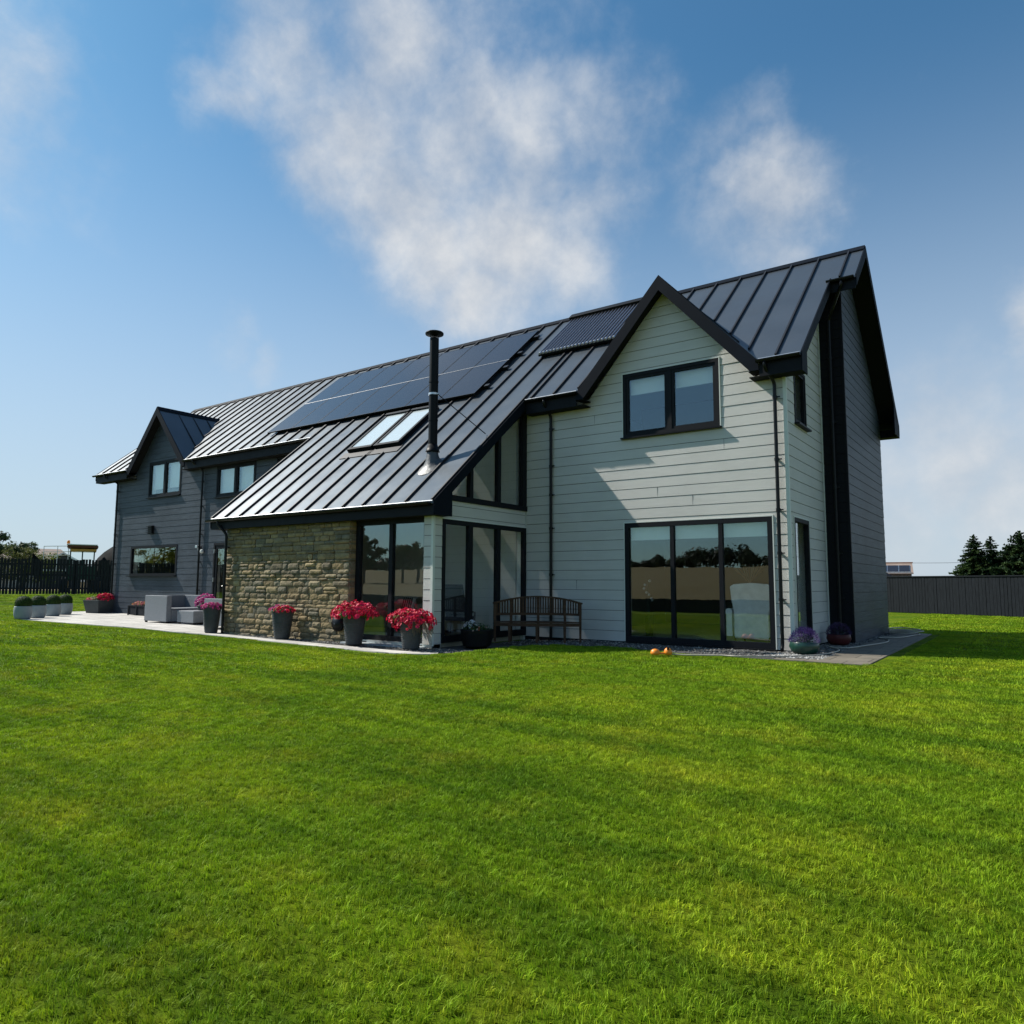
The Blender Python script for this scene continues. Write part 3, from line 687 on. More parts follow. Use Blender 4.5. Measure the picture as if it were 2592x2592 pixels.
# boxed eave ends
mb.prism([(XV1 - .003, y, z) for y, z in ((YE + .03, RZ(YE) - .02), (YE + .03, 2.68), (-3.04, 2.68), (-3.04, RZ(-3.04) - .2))], [(XV1 + .022, y, z) for y, z in ((YE + .03, RZ(YE) - .02), (YE + .03, 2.68), (-3.04, 2.68), (-3.04, RZ(-3.04) - .2))])
mb.prism([(XR1 - .003, y, z) for y, z in ((-OE + .01, ZE - .02), (-OE + .01, 5.40), (.06, 5.40), (.06, RZ(.06) - .2))], [(XR1 + .022, y, z) for y, z in ((-OE + .01, ZE - .02), (-OE + .01, 5.40), (.06, 5.40), (.06, RZ(.06) - .2))])
yb_ = YB + OE
mb.prism([(XR2 - .003, y, z) for y, z in ((yb_, ZE - .02), (yb_, 5.42), (7.3, 5.42), (7.3, RZ(7.3) - .2))], [(XR2 + .022, y, z) for y, z in ((yb_, ZE - .02), (yb_, 5.42), (7.3, 5.42), (7.3, RZ(7.3) - .2))])
# gable bargeboards
def barge_g(x0, xc, x1, zc, d=.27):
    for xe in (x0, x1):
        sg = 1 if xe > xc else -1
        q = [(xc, zc + .03), (xe, ZE + .0 - .02), (xe + sg * .02, ZE - .22), (xe - sg * .16, ZE - .22 ), (xc, zc - d - .03)]
        mb.prism([(a, -.335, b) for a, b in q], [(a, -.36, b) for a, b in q])
barge_g(GL, GX, GRr, GZ); barge_g(HL, HX, HR, HZ)
part_each(mb, 'bargeboard', M['bargem'])
mb = MB()
def soff_x(xa, xb, y0, y1, d=.22):
    mb.prism([(xa, y0, RZ(y0) - d - .02), (xb, y0, RZ(y0) - d - .02), (xb, y1, RZ(y1) - d - .02), (xa, y1, RZ(y1) - d - .02)], [(xa, y0, RZ(y0) - d), (xb, y0, RZ(y0) - d), (xb, y1, RZ(y1) - d), (xa, y1, RZ(y1) - d)])
soff_x(.03, XR1 - .003, .05, 2.5); soff_x(.03, XR2 - .003, 2.52, YR); soff_x(XD, XR2 - .003, YR, YB); soff_x(XA - .3, XV1 - .003, -3.05, -.0); soff_x(XL + .003, XW, 0, YR); soff_x(XL + .003, XW, YR, YB)
for xa, xb in ((XL + .003, HL + .2), (HR - .2, XV0), (XV1 - .01, GL + .18), (GRr - .18, XR1 - .003)): mb.box(xa, xb, -OE + .02, -.0, 5.40, 5.42)
mb.box(XV0 + .003, XV1 - .003, YE + .035, -3.1, 2.68, 2.70)
mb.box(XW, XR2 - .003, YB, YB + OE - .01, 5.42, 5.44)
for x0, xc, x1, zc in ((GL, GX, GRr, GZ), (HL, HX, HR, HZ)):
    for xe in (x0, x1):
        sg = 1 if xe > xc else -1
        q = [(xc, zc - .18), (xe - sg * .1, ZE - .18 + .11), (xe - sg * .1, ZE - .20 + .11), (xc, zc - .20)]
        mb.prism([(a, -.333, b) for a, b in q], [(a, 0.0, b) for a, b in q])
        mb.box(min(xe, xe - sg * .19), max(xe, xe - sg * .19), -.333, -.02, ZE - .235, ZE - .215)
part_each(mb, 'soffit', M['soffit'])
mb = MB()
for xa, xb in ((XL + .003, HL - .0), (HR + .0, XV0), (XV1 + .03, GL - .02), (GRr + .02, XR1 - .003)): mb.box(xa, xb, -OE + .01, -OE + .032, 5.40, ZE - .055)
mb.box(XV0 + .003, XV1 - .003, YE + .01, YE + .03, 2.68, RZ(YE) - .055)
mb.box(XR1 + .03, XR2 - .003, 2.515, 2.535, RZ(2.5) - .30, RZ(2.5) - .055)
mb.box(XW, XR2 - .003, YB + OE - .03, YB + OE - .008, 5.42, ZE - .055)
part_each(mb, 'fascia', M['slate'])
# catslide underside / interior ceiling
mb = MB(); q = [(XS + .25, -3.1), (XA - .2, -3.1), (XA - .2, .27), (XS + .25, .27)]
for c in cells(q, SKY, -3.1, .27): mb.prism([(x, y, RZ(y) - .26) for x, y in c], [(x, y, RZ(y) - .22) for x, y in c])
for xa, xb, ya, yb2 in SKY:
    for u0, u1, v0, v1 in ((xa - .03, xa, ya, yb2), (xb, xb + .03, ya, yb2), (xa, xb, ya - .03, ya), (xa, xb, yb2, yb2 + .03)):
        mb.prism([(x, y, RZ(y) - .24) for x, y in ((u0, v0), (u1, v0), (u1, v1), (u0, v1))], [(x, y, RZ(y) - .01) for x, y in ((u0, v0), (u1, v0), (u1, v1), (u0, v1))])
part(mb, 'sloped_ceiling', M['white'])
mb = MB(); mb.prism([(x, .02, z) for x, z in ((XS + .3, .05), (XA - .28, .05), (XA - .28, RZ(.1) - .27), (XS + .3, RZ(.1) - .27))], [(x, .12, z) for x, z in ((XS + .3, .05), (XA - .28, .05), (XA - .28, RZ(.1) - .27), (XS + .3, RZ(.1) - .27))]); part(mb, 'sunroom_wall', M['greenwall'])
mb = MB(); mb.box(-7.35, XA - .28, -.03, .02, .05, 5.2); part(mb, 'wall_pier', M['plaster'])

# ---- gutters and downpipes
def gutter(xa, xb, y, z):
    g = MB(); n = 8; r = .055; pr = []
    for k in range(n + 1):
        a = math.pi * k / n; pr.append((y + r * math.cos(a), z - r * math.sin(a) * 1.05))
    pr2 = [(y + (r - .008) * math.cos(math.pi * k / n), z - (r - .008) * math.sin(math.pi * k / n)) for k in range(n, -1, -1)]
    pp = pr + pr2; g.prism([(xa, a, b) for a, b in pp], [(xb, a, b) for a, b in pp])
    for x in (xa, xb - .01): g.prism([(x, a, b) for a, b in pr], [(x + .01, a, b) for a, b in pr])
    x = xa + .35
    while x < xb - .1:
        q = [(y + (r + .006) * math.cos(math.pi * k / n), z - .002 - (r + .006) * 1.05 * math.sin(math.pi * k / n)) for k in range(n + 1)]
        g.prism([(x, a, b) for a, b in q], [(x + .05, a, b) for a, b in q]); x += .9
    return part(g, 'gutter', M['gutter'])
gutter(XL - .12, HL - .02, -OE - .055, ZE - .03); gutter(HR + .02, XV0 - .03, -OE - .055, ZE - .03); gutter(XV1 + .05, GL + .02, -OE - .055, ZE - .03); gutter(GRr - .02, XR1 + .0, -OE - .055, ZE - .03)
gutter(XV0 - .12, XV1 - .06, YE - .055, RZ(YE) - .03); gutter(XR1 - .06, XR2 - .02, 2.44, RZ(2.5) - .03)
gutter(XW, XR2 - .01, YB + OE + .055, ZE - .03)
def pipe(path, br, r=.036):
    """rounded downpipe with brackets; br = list of bracket heights"""
    P = [Vector(p) for p in path]; pp = [P[0]]
    for i in range(1, len(P) - 1):
        a = (P[i - 1] - P[i]).normalized(); b = (P[i + 1] - P[i]).normalized(); l = min(.07, (P[i - 1] - P[i]).length / 2.2, (P[i + 1] - P[i]).length / 2.2)
        pp += [P[i] + a * l, P[i] + (a + b) * l * .25, P[i] + b * l]
    pp.append(P[-1]); g = MB(); g.tube(pp, r, 10); o = part(g, 'downpipe', M['gutter'], smooth=True)
    x, y = P[-1].x, P[-1].y
    xx, yy = (P[-2].x, P[-2].y) if len(P) > 3 else (x, y)
    for z in br:
        b = MB(); b.tube([(xx, yy, z - .03), (xx, yy, z + .03)], r + .009, 10); b.box(xx + .03, xx + .10, yy - .012, yy + .012, z - .012, z + .012); b.box(xx - .02, xx + .02, yy, yy + .1, z - .015, z + .015); b.build('bracket', M['gutter'], o)
    return o
gz = ZE - .07
pipe([(-.27, -OE - .055, gz), (-.27, -OE - .055, gz - .12), (-.17, -.10, gz - .38), (-.17, -.10, .12), (-.17, -.16, .02)], (5.0, 3.75, 2.75, 1.9, 1.0))
pipe([(-5.46, -OE - .055, gz), (-5.46, -OE - .055, gz - .12), (-5.46, -.09, gz - .36), (-5.46, -.09, .08), (-5.46, -.10, .0)], (5.0, 4.1, 3.4, 2.6, 1.5))
pipe([(-20.62, -OE - .055, gz), (-20.62, -OE - .055, gz - .10), (-20.46, -.09, gz - .35), (-20.46, -.09, .08), (-20.46, -.10, .0)], (4.9, 4.0, 3.0, 2.0, 1.0))
pipe([(-27.25, -OE - .055, gz), (-27.2, -OE - .055, gz - .10), (-26.72, -.09, gz - .35), (-26.72, -.09, .08), (-26.72, -.10, .0)], (5.0, 4.2, 3.2, 2.0, .8))
pipe([(-13.62, YE - .055, RZ(YE) - .07), (-13.62, YE - .055, RZ(YE) - .16), (-13.40, -3.54, RZ(YE) - .42), (-13.40, -3.54, .0), (-13.40, -3.54, -.05)], (2.2, 1.2, .5))
pipe([(.66, 2.44, RZ(2.5) - .07), (.66, 2.44, RZ(2.5) - .18), (.27, 2.93, RZ(2.5) - .75), (.27, 2.93, .1), (.27, 2.90, .02)], (6.5, 5, 3.5, 2, 1))

# ---- flue with cowl, collar and stay
fx, fy = -7.17, -2.42; fz = RZ(fy)
g = MB(); g.tube([(fx, fy, fz - .1), (fx, fy, 6.93)], .105, 24); fl = part(g, 'flue_pipe', M['black'], smooth=True); sharp(fl)
g = MB(); g.lathe([(.04, .0), (.05, .0), (.21, .045), (.215, .075), (.20, .095), (.06, .12), (.01, .12)], (fx, fy, 6.98), 28); g.build('cowl', M['black'], fl, smooth=True)
g = MB()
for k in range(3):
    a = 2.1 * k + .3; g.bar((fx + .1 * math.cos(a), fy + .1 * math.sin(a), 6.83), (fx + .11 * math.cos(a), fy + .11 * math.sin(a), 7.01), .02, .006)
part_each(g, 'cowl_strap', M['black'], fl)
for z in (5.9, 5.0): g = MB(); g.lathe([(.106, -.02), (.113, -.02), (.113, .02), (.106, .02)], (fx, fy, z), 24); g.build('joint_band', M['black'], fl)
g = MB(); g.lathe([(.107, -.03), (.117, -.03), (.117, .015), (.107, .015)], (fx, fy, 5.62), 24); g.box(fx + .1, fx + .16, fy - .015, fy + .015, 5.595, 5.625); g.build('stay_clamp', M['alu'], fl)
g = MB(); g.tube([(fx + .11, fy, 5.61), (-6.28, -1.60, RZ(-1.60) + .04)], .011, 6); g.build('stay_rod', M['black'], fl)
g = MB(); g.lathe([(.107, .16), (.16, .0), (.165, -.02), (.12, -.02)], (fx, fy, fz + .30), 24); g.build('storm_collar', M['black'], fl, smooth=True)
g = MB(); n = 28; rings = []
for rr_, hh, off in ((.13, .27, 0), (.15, .14, -.02), (.20, .05, -.05), (.27, .012, -.09)):
    rings.append([(fx + rr_ * math.cos(2 * math.pi * k / n), fy + off + rr_ * 1.0 * math.sin(2 * math.pi * k / n)) for k in range(n)])
vs = []
for (rr_, hh, off), rg in zip(((.13, .27, 0), (.15, .14, -.02), (.20, .05, -.05), (.27, .012, -.09)), rings):
    for x, y in rg: vs.append((x, y, (fz + hh if hh > .2 else RZ(y) + hh) + .004 * math.sin(x * 90)))
g.add(vs, [(i * n + k, i * n + (k + 1) % n, (i + 1) * n + (k + 1) % n, (i + 1) * n + k) for i in range(3) for k in range(n)])
g.build('lead_flashing', M['flash'], fl, smooth=True)

# ---- solar panels
ny = Vector((0, -SL, 1)).normalized(); dy = Vector((0, 1, SL)).normalized(); KY = math.sqrt(1 + SL * SL)
def on_roof(x, y, h): return Vector((x, y, RZ(y))) + ny * h
def slab_roof(mb, x0, x1, y0, y1, h0, h1):
    mb.prism([on_roof(x, y, h0) for x, y in ((x0, y0), (x1, y0), (x1, y1), (x0, y1))], [on_roof(x, y, h1) for x, y in ((x0, y0), (x1, y0), (x1, y1), (x0, y1))])
pv = None; PW = 1.288
for row, (y0, y1) in enumerate(((.21, 1.74), (1.76, 3.29))):
    for k in range(7):
        x0 = -17.02 + k * PW + .008; x1 = x0 + PW - .016
        g = MB(); slab_roof(g, x0, x1, y0, y1, .105, .135); o = part(g, 'solar_panel', M['solar'])
        g = MB()
        for a, b, c, d in ((x0, x1, y0, y0 + .014), (x0, x1, y1 - .014, y1), (x0, x0 + .014, y0 + .014, y1 - .014), (x1 - .014, x1, y0 + .014, y1 - .014)): slab_roof(g, a, b, c, d, .095, .138)
        g.build('panel_frame', M['alu'] if False else M['solarf'], o)
g = MB(); slab_roof(g, -17.03, -8.0, 1.742, 1.758, .12, .137); part(g, 'panel_gap_strip', M['alu'])
g = MB()
for y in (.55, 1.4, 2.1, 2.95): slab_roof(g, -17.0, -7.86, y, y + .04, .0, .095)
for y in (.55, 1.4, 2.1, 2.95): slab_roof(g, -7.96, -7.82, y - .02, y + .07, .045, .11)
part_each(g, 'mounting_rail', M['solarf'])
# evacuated tube collector
tx0, tx1, ty0, ty1 = -6.93, -4.58, 1.62, 3.50
g = MB(); slab_roof(g, tx0 - .05, tx1 + .03, 3.42, 3.60, .10, .24); sc_ = part(g, 'solar_collector', M['black'], bevel=.01)
g = MB(); slab_roof(g, tx0, tx1, ty0 + .1, 3.45, .085, .09); slab_roof(g, tx0, tx1, ty0 + .02, ty0 + .09, .08, .13); slab_roof(g, tx0, tx1, 2.6, 2.64, .05, .09)  # black backing sheet stands in for the shade between the tubes
for x in (tx0 + .1, -5.8, tx1 - .2): slab_roof(g, x, x + .04, ty0, 3.5, .03, .08)
g.build('rail_and_shade_sheet', M['black'], sc_)
tb = None
for k in range(21):
    x = tx0 + .05 + k * (tx1 - tx0 - .08) / 20
    if tb is None:
        g = MB(); g.tube([on_roof(0, ty0 + .09, .15), on_roof(0, 3.43, .15)], .029, 14); tb = g.build('collector_tube', M['tubeglass'], sc_, smooth=True)
        g = MB(); g.tube([on_roof(0, ty0 + .03, .15), on_roof(0, ty0 + .09, .15)], .036, 10); cp = g.build('tube_cap', M['alu'], None); cp.parent = tb; tb.location.x = x
    else:
        c = tb.copy(); COL.objects.link(c); c.location.x = x; q = cp.copy(); COL.objects.link(q); q.parent = c
# ---- skylights
for x0, x1 in ((-11.05, -10.12), (-10.04, -9.12)):
    y0, y1 = -1.50, -.02; g = MB(); f = .075
    slab_roof(g, x0, x1, y0, y0 + f, 0, .12); slab_roof(g, x0, x1, y1 - f, y1, 0, .15); slab_roof(g, x0, x0 + f, y0 + f, y1 - f, 0, .12); slab_roof(g, x1 - f, x1, y0 + f, y1 - f, 0, .12)
    o = part(g, 'skylight', M['black'])
    g = MB(); slab_roof(g, x0 + f, x1 - f, y0 + f, y1 - f, .085, .10); g.build('pane', M['skyglass'], o)
    g = MB(); slab_roof(g, x0 - .12, x1 + .12, y0 - .22, y0 - .005, .006, .02); g.build('apron_flashing', M['seam'], o)
# round black cover on the stone wall
g = MB(); n = 24
prof = [(0, .02), (.17, .02), (.175, .05), (.17, .10), (.12, .15), (.04, .165), (0, .17)]
vs = []; 
for r_, o_ in prof[1:]:
    for k in range(n): vs.append((-8.98 + r_ * math.cos(2 * math.pi * k / n), -3.43 - o_, .36 + r_ * math.sin(2 * math.pi * k / n)))
g.add(vs, [(i * n + k, i * n + (k + 1) % n, (i + 1) * n + (k + 1) % n, (i + 1) * n + k) for i in range(len(prof) - 2) for k in range(n)] + [tuple(range(n)), tuple(range((len(prof) - 2) * n, (len(prof) - 1) * n))])
part(g, 'outlet_cover', M['gutter'], smooth=True)
# plinth strip under the cladding
mb = MB(); mb.box(XA, -.0, -.012, .0, -.1, .03); mb.box(-3.62, -.28, -.16, -.015, -.03, .0); mb.box(0, .012, 0, YK, -.1, .03); mb.box(XD, XD + .012, YK, YB, -.1, .0); part_each(mb, 'plinth', M['slate'])

# ================================================================== ground, paving, lawn
def in_poly(x, y, P):
    c = False; j = len(P) - 1
    for i in range(len(P)):
        if (P[i][1] > y) != (P[j][1] > y) and x < (P[j][0] - P[i][0]) * (y - P[i][1]) / (P[j][1] - P[i][1]) + P[i][0]: c = not c
        j = i
    return c
HARD = [(-29.1, -.67), (-23.8, -4.42), (-20, -4.40), (-16, -4.22), (-13.6, -3.98), (-10.3, -4.28), (-6.6, -4.6), (-5.9, -4.52), (-5.35, -4.2), (-5.12, -3.4), (-5.15, -2.4), (-4.73, -1.72), (-4.05, -1.45), (-3.15, -1.15), (-1.73, -1.55), (0, -1.68), (1.58, -1.67), (1.57, 7.54), (.3, 8.25), (-27, 8.25), (-29.0, .7)]
def sheet(name, poly, h, mat, step=.5, thick=0):
    """flat sheet following the ground: polygon cut into x-slabs"""
    mb = MB(); x = math.floor(min(p[0] for p in poly) / step) * step; xm = max(p[0] for p in poly)
    bm = bmesh.new(); vs = [bm.verts.new((p[0], p[1], 0)) for p in poly]; bm.faces.new(vs)
    while x < xm:
        x += step; bmesh.ops.bisect_plane(bm, geom=bm.verts[:] + bm.edges[:] + bm.faces[:], plane_co=(x, 0, 0), plane_no=(1, 0, 0))
    for v in bm.verts: v.co.z = G(v.co.x, v.co.y) + h
    bmesh.ops.triangulate(bm, faces=bm.faces[:])
    if thick:
        r = bmesh.ops.extrude_face_region(bm, geom=bm.faces[:]); 
        for v in [e for e in r['geom'] if isinstance(e, bmesh.types.BMVert)]: v.co.z -= thick
    bmesh.ops.recalc_face_normals(bm, faces=bm.faces)
    me = bpy.data.meshes.new(name); bm.to_mesh(me); bm.free(); me.materials.append(mat)
    o = bpy.data.objects.new(name, me); COL.objects.link(o); return o
def terrain(name, xs, ys, fn, mat, hole=None):
    mb = MB(); n = len(xs)
    vs = [(x, y, fn(x, y)) for y in ys for x in xs]
    fs = [(j * n + i, j * n + i + 1, (j + 1) * n + i + 1, (j + 1) * n + i) for j in range(len(ys) - 1) for i in range(n - 1)]
    mb.add(vs, fs); o = mb.build(name, mat, smooth=True); o.modifiers.clear(); return o
def frange(a, b, s):
    n = int(round((b - a) / s)); return [a + (b - a) * i / n for i in range(n + 1)]
def HG(x, y):
    h = G(max(-60, min(60, x)), max(-27, min(40, y))) - .25
    if y < -27: h += (10.6) * min(1, (-27 - y) / 300) ** 1.1
    return h
big = [-3000, -1500, -700, -400, -250, -150, -100, -75]
tag(terrain('ground', big + frange(-60, 60, 2) + [-v for v in big[::-1]], [-3000, -1500, -700, -450, -327, -250, -180, -120, -80, -60, -45, -35] + frange(-27, 30, 1.5) + [40, 60, 100, 200, 400, 800, 1600, 3000], HG, M['stubble']), kind='structure')
tag(terrain('lawn', frange(-62, -20, 1) + frange(-19.5, 2, .25) + frange(3, 30, 1.5), frange(-27, -8, 1) + frange(-7.5, 2, .5) + frange(3, 30, 1.5), G, M['turf']), kind='structure')
patio_poly = [(-29.1, -.67), (-23.8, -4.42), (-20, -4.40), (-16, -4.22), (-13.6, -3.98), (-13.6, .0), (-27, .0), (-27, .7), (-29.0, .7)]
tag(sheet('patio', patio_poly, .02, M['patio'], 1, .06), kind='structure')
strip = [(-13.6, -3.98), (-10.3, -4.28), (-6.6, -4.6), (-5.9, -4.52), (-5.35, -4.2), (-5.55, -3.95), (-6.0, -4.12), (-6.6, -4.16), (-10.3, -3.90), (-13.6, -3.62)]
tag(sheet('path', strip, .018, M['patio'], .5, .06), kind='structure')
bed = [(-13.6, -3.60), (-10.3, -3.88), (-6.6, -4.15), (-6.0, -4.11), (-5.56, -3.94), (-5.16, -3.4), (-5.2, -2.4), (-4.75, -1.75), (-4.05, -1.47), (-3.15, -1.17), (-1.73, -1.56), (0, -1.69), (.80, -1.69), (.80, 3.5), (.80, 8.2), (-6.0, 8.2), (-6.0, .1), (-6.4, -3.2), (-13.6, -3.3)]
tag(sheet('gravel_bed', bed, .004, M['gravelbed'], .5), kind='structure')
side = [(.72, -1.30), (.10, -1.42), (.10, -1.70), (1.58, -1.70), (1.57, 7.54), (.30, 8.25), (.72, 7.6)]
tag(sheet('side_path', side, .016, M['path'], .5, .05), kind='structure')
# loose gravel
def gravel():
    mb = MB(); cols = []; rr = random.Random(5)
    def peb(x, y, z, r):
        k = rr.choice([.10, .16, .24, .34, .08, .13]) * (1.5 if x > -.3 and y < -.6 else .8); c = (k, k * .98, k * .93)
        vs = []; n = 5
        a0 = rr.random() * 6; rx, ry, rz = r * rr.uniform(.7, 1.3), r * rr.uniform(.6, 1), r * rr.uniform(.4, .8)
        for zz, s in ((-.6, .8), (.35, .85)):
            for i in range(n):
                a = a0 + i * 2 * math.pi / n; vs.append((x + rx * s * math.cos(a), y + ry * s * math.sin(a), z + rz * zz))
        vs.append((x, y, z + rz))
        mb.add(vs, [(i, (i + 1) % n, n + (i + 1) % n, n + i) for i in range(n)] + [(n + i, n + (i + 1) % n, 2 * n) for i in range(n)]); cols.extend([c] * len(vs))
    zones = [((-13.5, -6.5), (-3.85, -3.5), 1500, .016), ((-6.4, -5.2), (-4.0, -3.3), 450, .02), ((-6.1, -3.5), (-1.5, -.05), 900, .02), ((-3.6, -.1), (-1.5, -.2), 1100, .017), ((-.1, .78), (-1.35, 0), 900, .022), ((.05, .78), (0, 3), 900, .02), ((.55, .78), (3, 7.8), 500, .02)]
    for (xa, xb), (ya, yb), n, r in zones:
        for _ in range(n):
            x = rr.uniform(xa, xb); y = rr.uniform(ya, yb)
            if not in_poly(x, y, HARD) or in_poly(x, y, strip): continue
            peb(x, y, G(x, y) + .012, r * rr.uniform(.6, 1.4))
    mb.c = cols; return mb.build('gravel', M['gravel'])
tag(gravel(), 'loose grey and white gravel in the bed along the foot of the house', kind='stuff')

# grass blades: patches of blades instanced over the lawn
gcol = bpy.data.collections.new('grass_patches')
def patch(name, size, n, h, wd, seed, tuft=10):
    """a square of turf: tufts whose blades lean together, so the sward clumps"""
    rr = random.Random(seed); mb = MB(); cols = []
    for _ in range(n // tuft):
        tx = rr.uniform(-.5, .5) * size; ty = rr.uniform(-.5, .5) * size; b = rr.uniform(0, 6.283); lean = rr.uniform(.3, 1.1); k0 = rr.uniform(.62, 1.3); th = rr.uniform(.65, 1.2); sp = wd * 3.2
        for _ in range(tuft):
            x = tx + rr.gauss(0, sp); y = ty + rr.gauss(0, sp)
            a = rr.uniform(0, 6.283); L = h * th * rr.uniform(.6, 1.2); w_ = wd * rr.uniform(.7, 1.3); ln = L * lean * rr.uniform(.6, 1.2); b2 = b + rr.gauss(0, .5)
            dx, dy = math.cos(a) * w_ / 2, math.sin(a) * w_ / 2; lx, ly = math.cos(b2) * ln, math.sin(b2) * ln
            mb.add([(x - dx, y - dy, -.005), (x + dx, y + dy, -.005), (x + dx * .8 + lx * .3, y + dy * .8 + ly * .3, L * .6), (x - dx * .8 + lx * .3, y - dy * .8 + ly * .3, L * .6), (x + lx, y + ly, L)], [(0, 1, 2, 3), (3, 2, 4)])
            k = k0 * rr.uniform(.8, 1.2); t = rr.random()
            c = (k, k, k) if t < .82 else ((k * 1.25, k * 1.1, k) if t < .97 else (k * 1.5, k * 1.2, k * 1.8))
            cols.extend([c] * 5)
    me = bpy.data.meshes.new(name); me.from_pydata(mb.v, [], mb.f); me.materials.append(M['blade'])
    at = me.color_attributes.new('tone', 'FLOAT_COLOR', 'POINT')
    for i, c in enumerate(cols): at.data[i].color = (*c, 1)
    o = bpy.data.objects.new(name, me); gcol.objects.link(o)
for i in range(3): patch('a%d' % i, .3, 1250, .026, .0032, 100 + i)      # 0-2 near
for i in range(2): patch('b%d' % i, .3, 560, .027, .0055, 110 + i)       # 3-4 middle
patch('c0', .6, 700, .032, .011, 120)                                     # 5
patch('d0', 1.2, 900, .036, .022, 130)                                    # 6
pts = []; rr = random.Random(3)
def wedge(x, y, m=14):
    d = Vector((x - C0.x, y - C0.y)); az = math.degrees(math.atan2(d.x, d.y)); r = d.length
    return (-75 - m < az < 34) or (r < 8 and (x > C0.x - 7)) 
cs = 1.2
for ix in range(int(-41 / cs), int(16 / cs)):
    for iy in range(int(-18 / cs), int(29 / cs)):
        x, y = (ix + .5) * cs, (iy + .5) * cs
        if not wedge(x, y): continue
        r = math.hypot(x - C0.x, y - C0.y)
        inside = [in_poly(x + a, y + b, HARD) for a in (-.62, 0, .62) for b in (-.62, 0, .62)]
        if all(inside) : continue
        hid = (y > 3 and -26 < x < -.5)
        if hid: continue
        mixed = any(inside)
        if r > 17 and not mixed: pts.append((x, y, 6)); continue
        if r > 11 and not mixed:
            for a in (-.3, .3):
                for b in (-.3, .3): pts.append((x + a, y + b, 5))
            continue
        for a in (-.45, -.15, .15, .45):
            for b in (-.45, -.15, .15, .45):
                if mixed and (in_poly(x + a, y + b, HARD)): continue
                if mixed and sum(in_poly(x + a + c, y + b + d, HARD) for c in (-.13, .13) for d in (-.13, .13)) > 1: continue
                rr_ = math.hypot(x + a - C0.x, y + b - C0.y)
                pts.append((x + a, y + b, rr.choice((0, 1, 2)) if rr_ < 6.5 else rr.choice((3, 4))))
me = bpy.data.meshes.new('grass'); me.from_pydata([(x, y, G(x, y)) for x, y, k in pts], [], [])
at = me.attributes.new('kind_i', 'INT', 'POINT'); at.data.foreach_set('value', [k for *_, k in pts])
at = me.attributes.new('rot', 'FLOAT', 'POINT'); at.data.foreach_set('value', [rr.randrange(4) * math.pi / 2 for _ in pts])
go = bpy.data.objects.new('grass', me); COL.objects.link(go); tag(go, 'short mown green lawn grass around the house', kind='stuff')
ng = bpy.data.node_groups.new('grass', 'GeometryNodeTree')
ng.interface.new_socket('Geometry', in_out='INPUT', socket_type='NodeSocketGeometry'); ng.interface.new_socket('Geometry', in_out='OUTPUT', socket_type='NodeSocketGeometry')
gi = ng.nodes.new('NodeGroupInput'); gout = ng.nodes.new('NodeGroupOutput')
iop = ng.nodes.new('GeometryNodeInstanceOnPoints'); ci = ng.nodes.new('GeometryNodeCollectionInfo'); ci.inputs[0].default_value = gcol; ci.inputs['Separate Children'].default_value = True; ci.inputs['Reset Children'].default_value = True
na = ng.nodes.new('GeometryNodeInputNamedAttribute'); na.data_type = 'INT'; na.inputs[0].default_value = 'kind_i'
nr = ng.nodes.new('GeometryNodeInputNamedAttribute'); nr.data_type = 'FLOAT'; nr.inputs[0].default_value = 'rot'
cx = ng.nodes.new('ShaderNodeCombineXYZ'); L = ng.links.new
L(gi.outputs[0], iop.inputs['Points']); L(ci.outputs[0], iop.inputs['Instance']); iop.inputs['Pick Instance'].default_value = True
L(na.outputs['Attribute'], iop.inputs['Instance Index']); L(nr.outputs['Attribute'], cx.inputs[2]); L(cx.outputs[0], iop.inputs['Rotation']); L(iop.outputs[0], gout.inputs[0])
md = go.modifiers.new('grass', 'NODES'); md.node_group = ng

# ================================================================== plants in pots
def leaves(mb, cols, n, place, size, pal, rr, curl=.3):
    for _ in range(n):
        p, nrm = place(rr); p = Vector(p); nrm = (Vector(nrm) + Vector((rr.uniform(-.6, .6), rr.uniform(-.6, .6), rr.uniform(-.4, .6)))).normalized()
        t = nrm.orthogonal().normalized(); t = Matrix.Rotation(rr.uniform(0, 6.28), 3, nrm) @ t; b = nrm.cross(t); s = size * rr.uniform(.6, 1.3)
        mb.add([p - t * s, p + b * s * .45 + nrm * s * curl * .3, p + t * s, p - b * s * .45 + nrm * s * curl * .3], [(0, 1, 2, 3)])
        c = rr.choice(pal); k = rr.uniform(.75, 1.25); cols.extend([tuple(v * k for v in c)] * 4)
def blossoms(mb, cols, n, place, size, pal, rr):
    for _ in range(n):
        p, nrm = place(rr); p = Vector(p); nrm = (Vector(nrm) + Vector((rr.uniform(-.5, .5), rr.uniform(-.5, .5), rr.uniform(-.2, .4)))).normalized()
        t = nrm.orthogonal().normalized(); b = nrm.cross(t); s = size * rr.uniform(.7, 1.2); a0 = rr.uniform(0, 6)
        c = rr.choice(pal); k = rr.uniform(.8, 1.15); c = tuple(v * k for v in c); vs = [p - nrm * s * .35]; cc = [tuple(v * .35 for v in c)]
        for i in range(10):
            a = a0 + i * math.pi / 5; r_ = s * (1 if i % 2 == 0 else .78); vs.append(p + (t * math.cos(a) + b * math.sin(a)) * r_ + nrm * s * rr.uniform(-.05, .18)); cc.append(c)
        mb.add(vs, [(0, 1 + i, 1 + (i + 1) % 10) for i in range(10)]); cols.extend(cc)
GREEN = [(.05, .12, .02), (.08, .17, .03), (.035, .085, .018), (.10, .19, .04)]
HOT = [(.72, .02, .07), (.80, .03, .13), (.62, .015, .05), (.78, .05, .10)]
PINK = [(.62, .06, .27), (.52, .05, .24), (.68, .12, .32)]
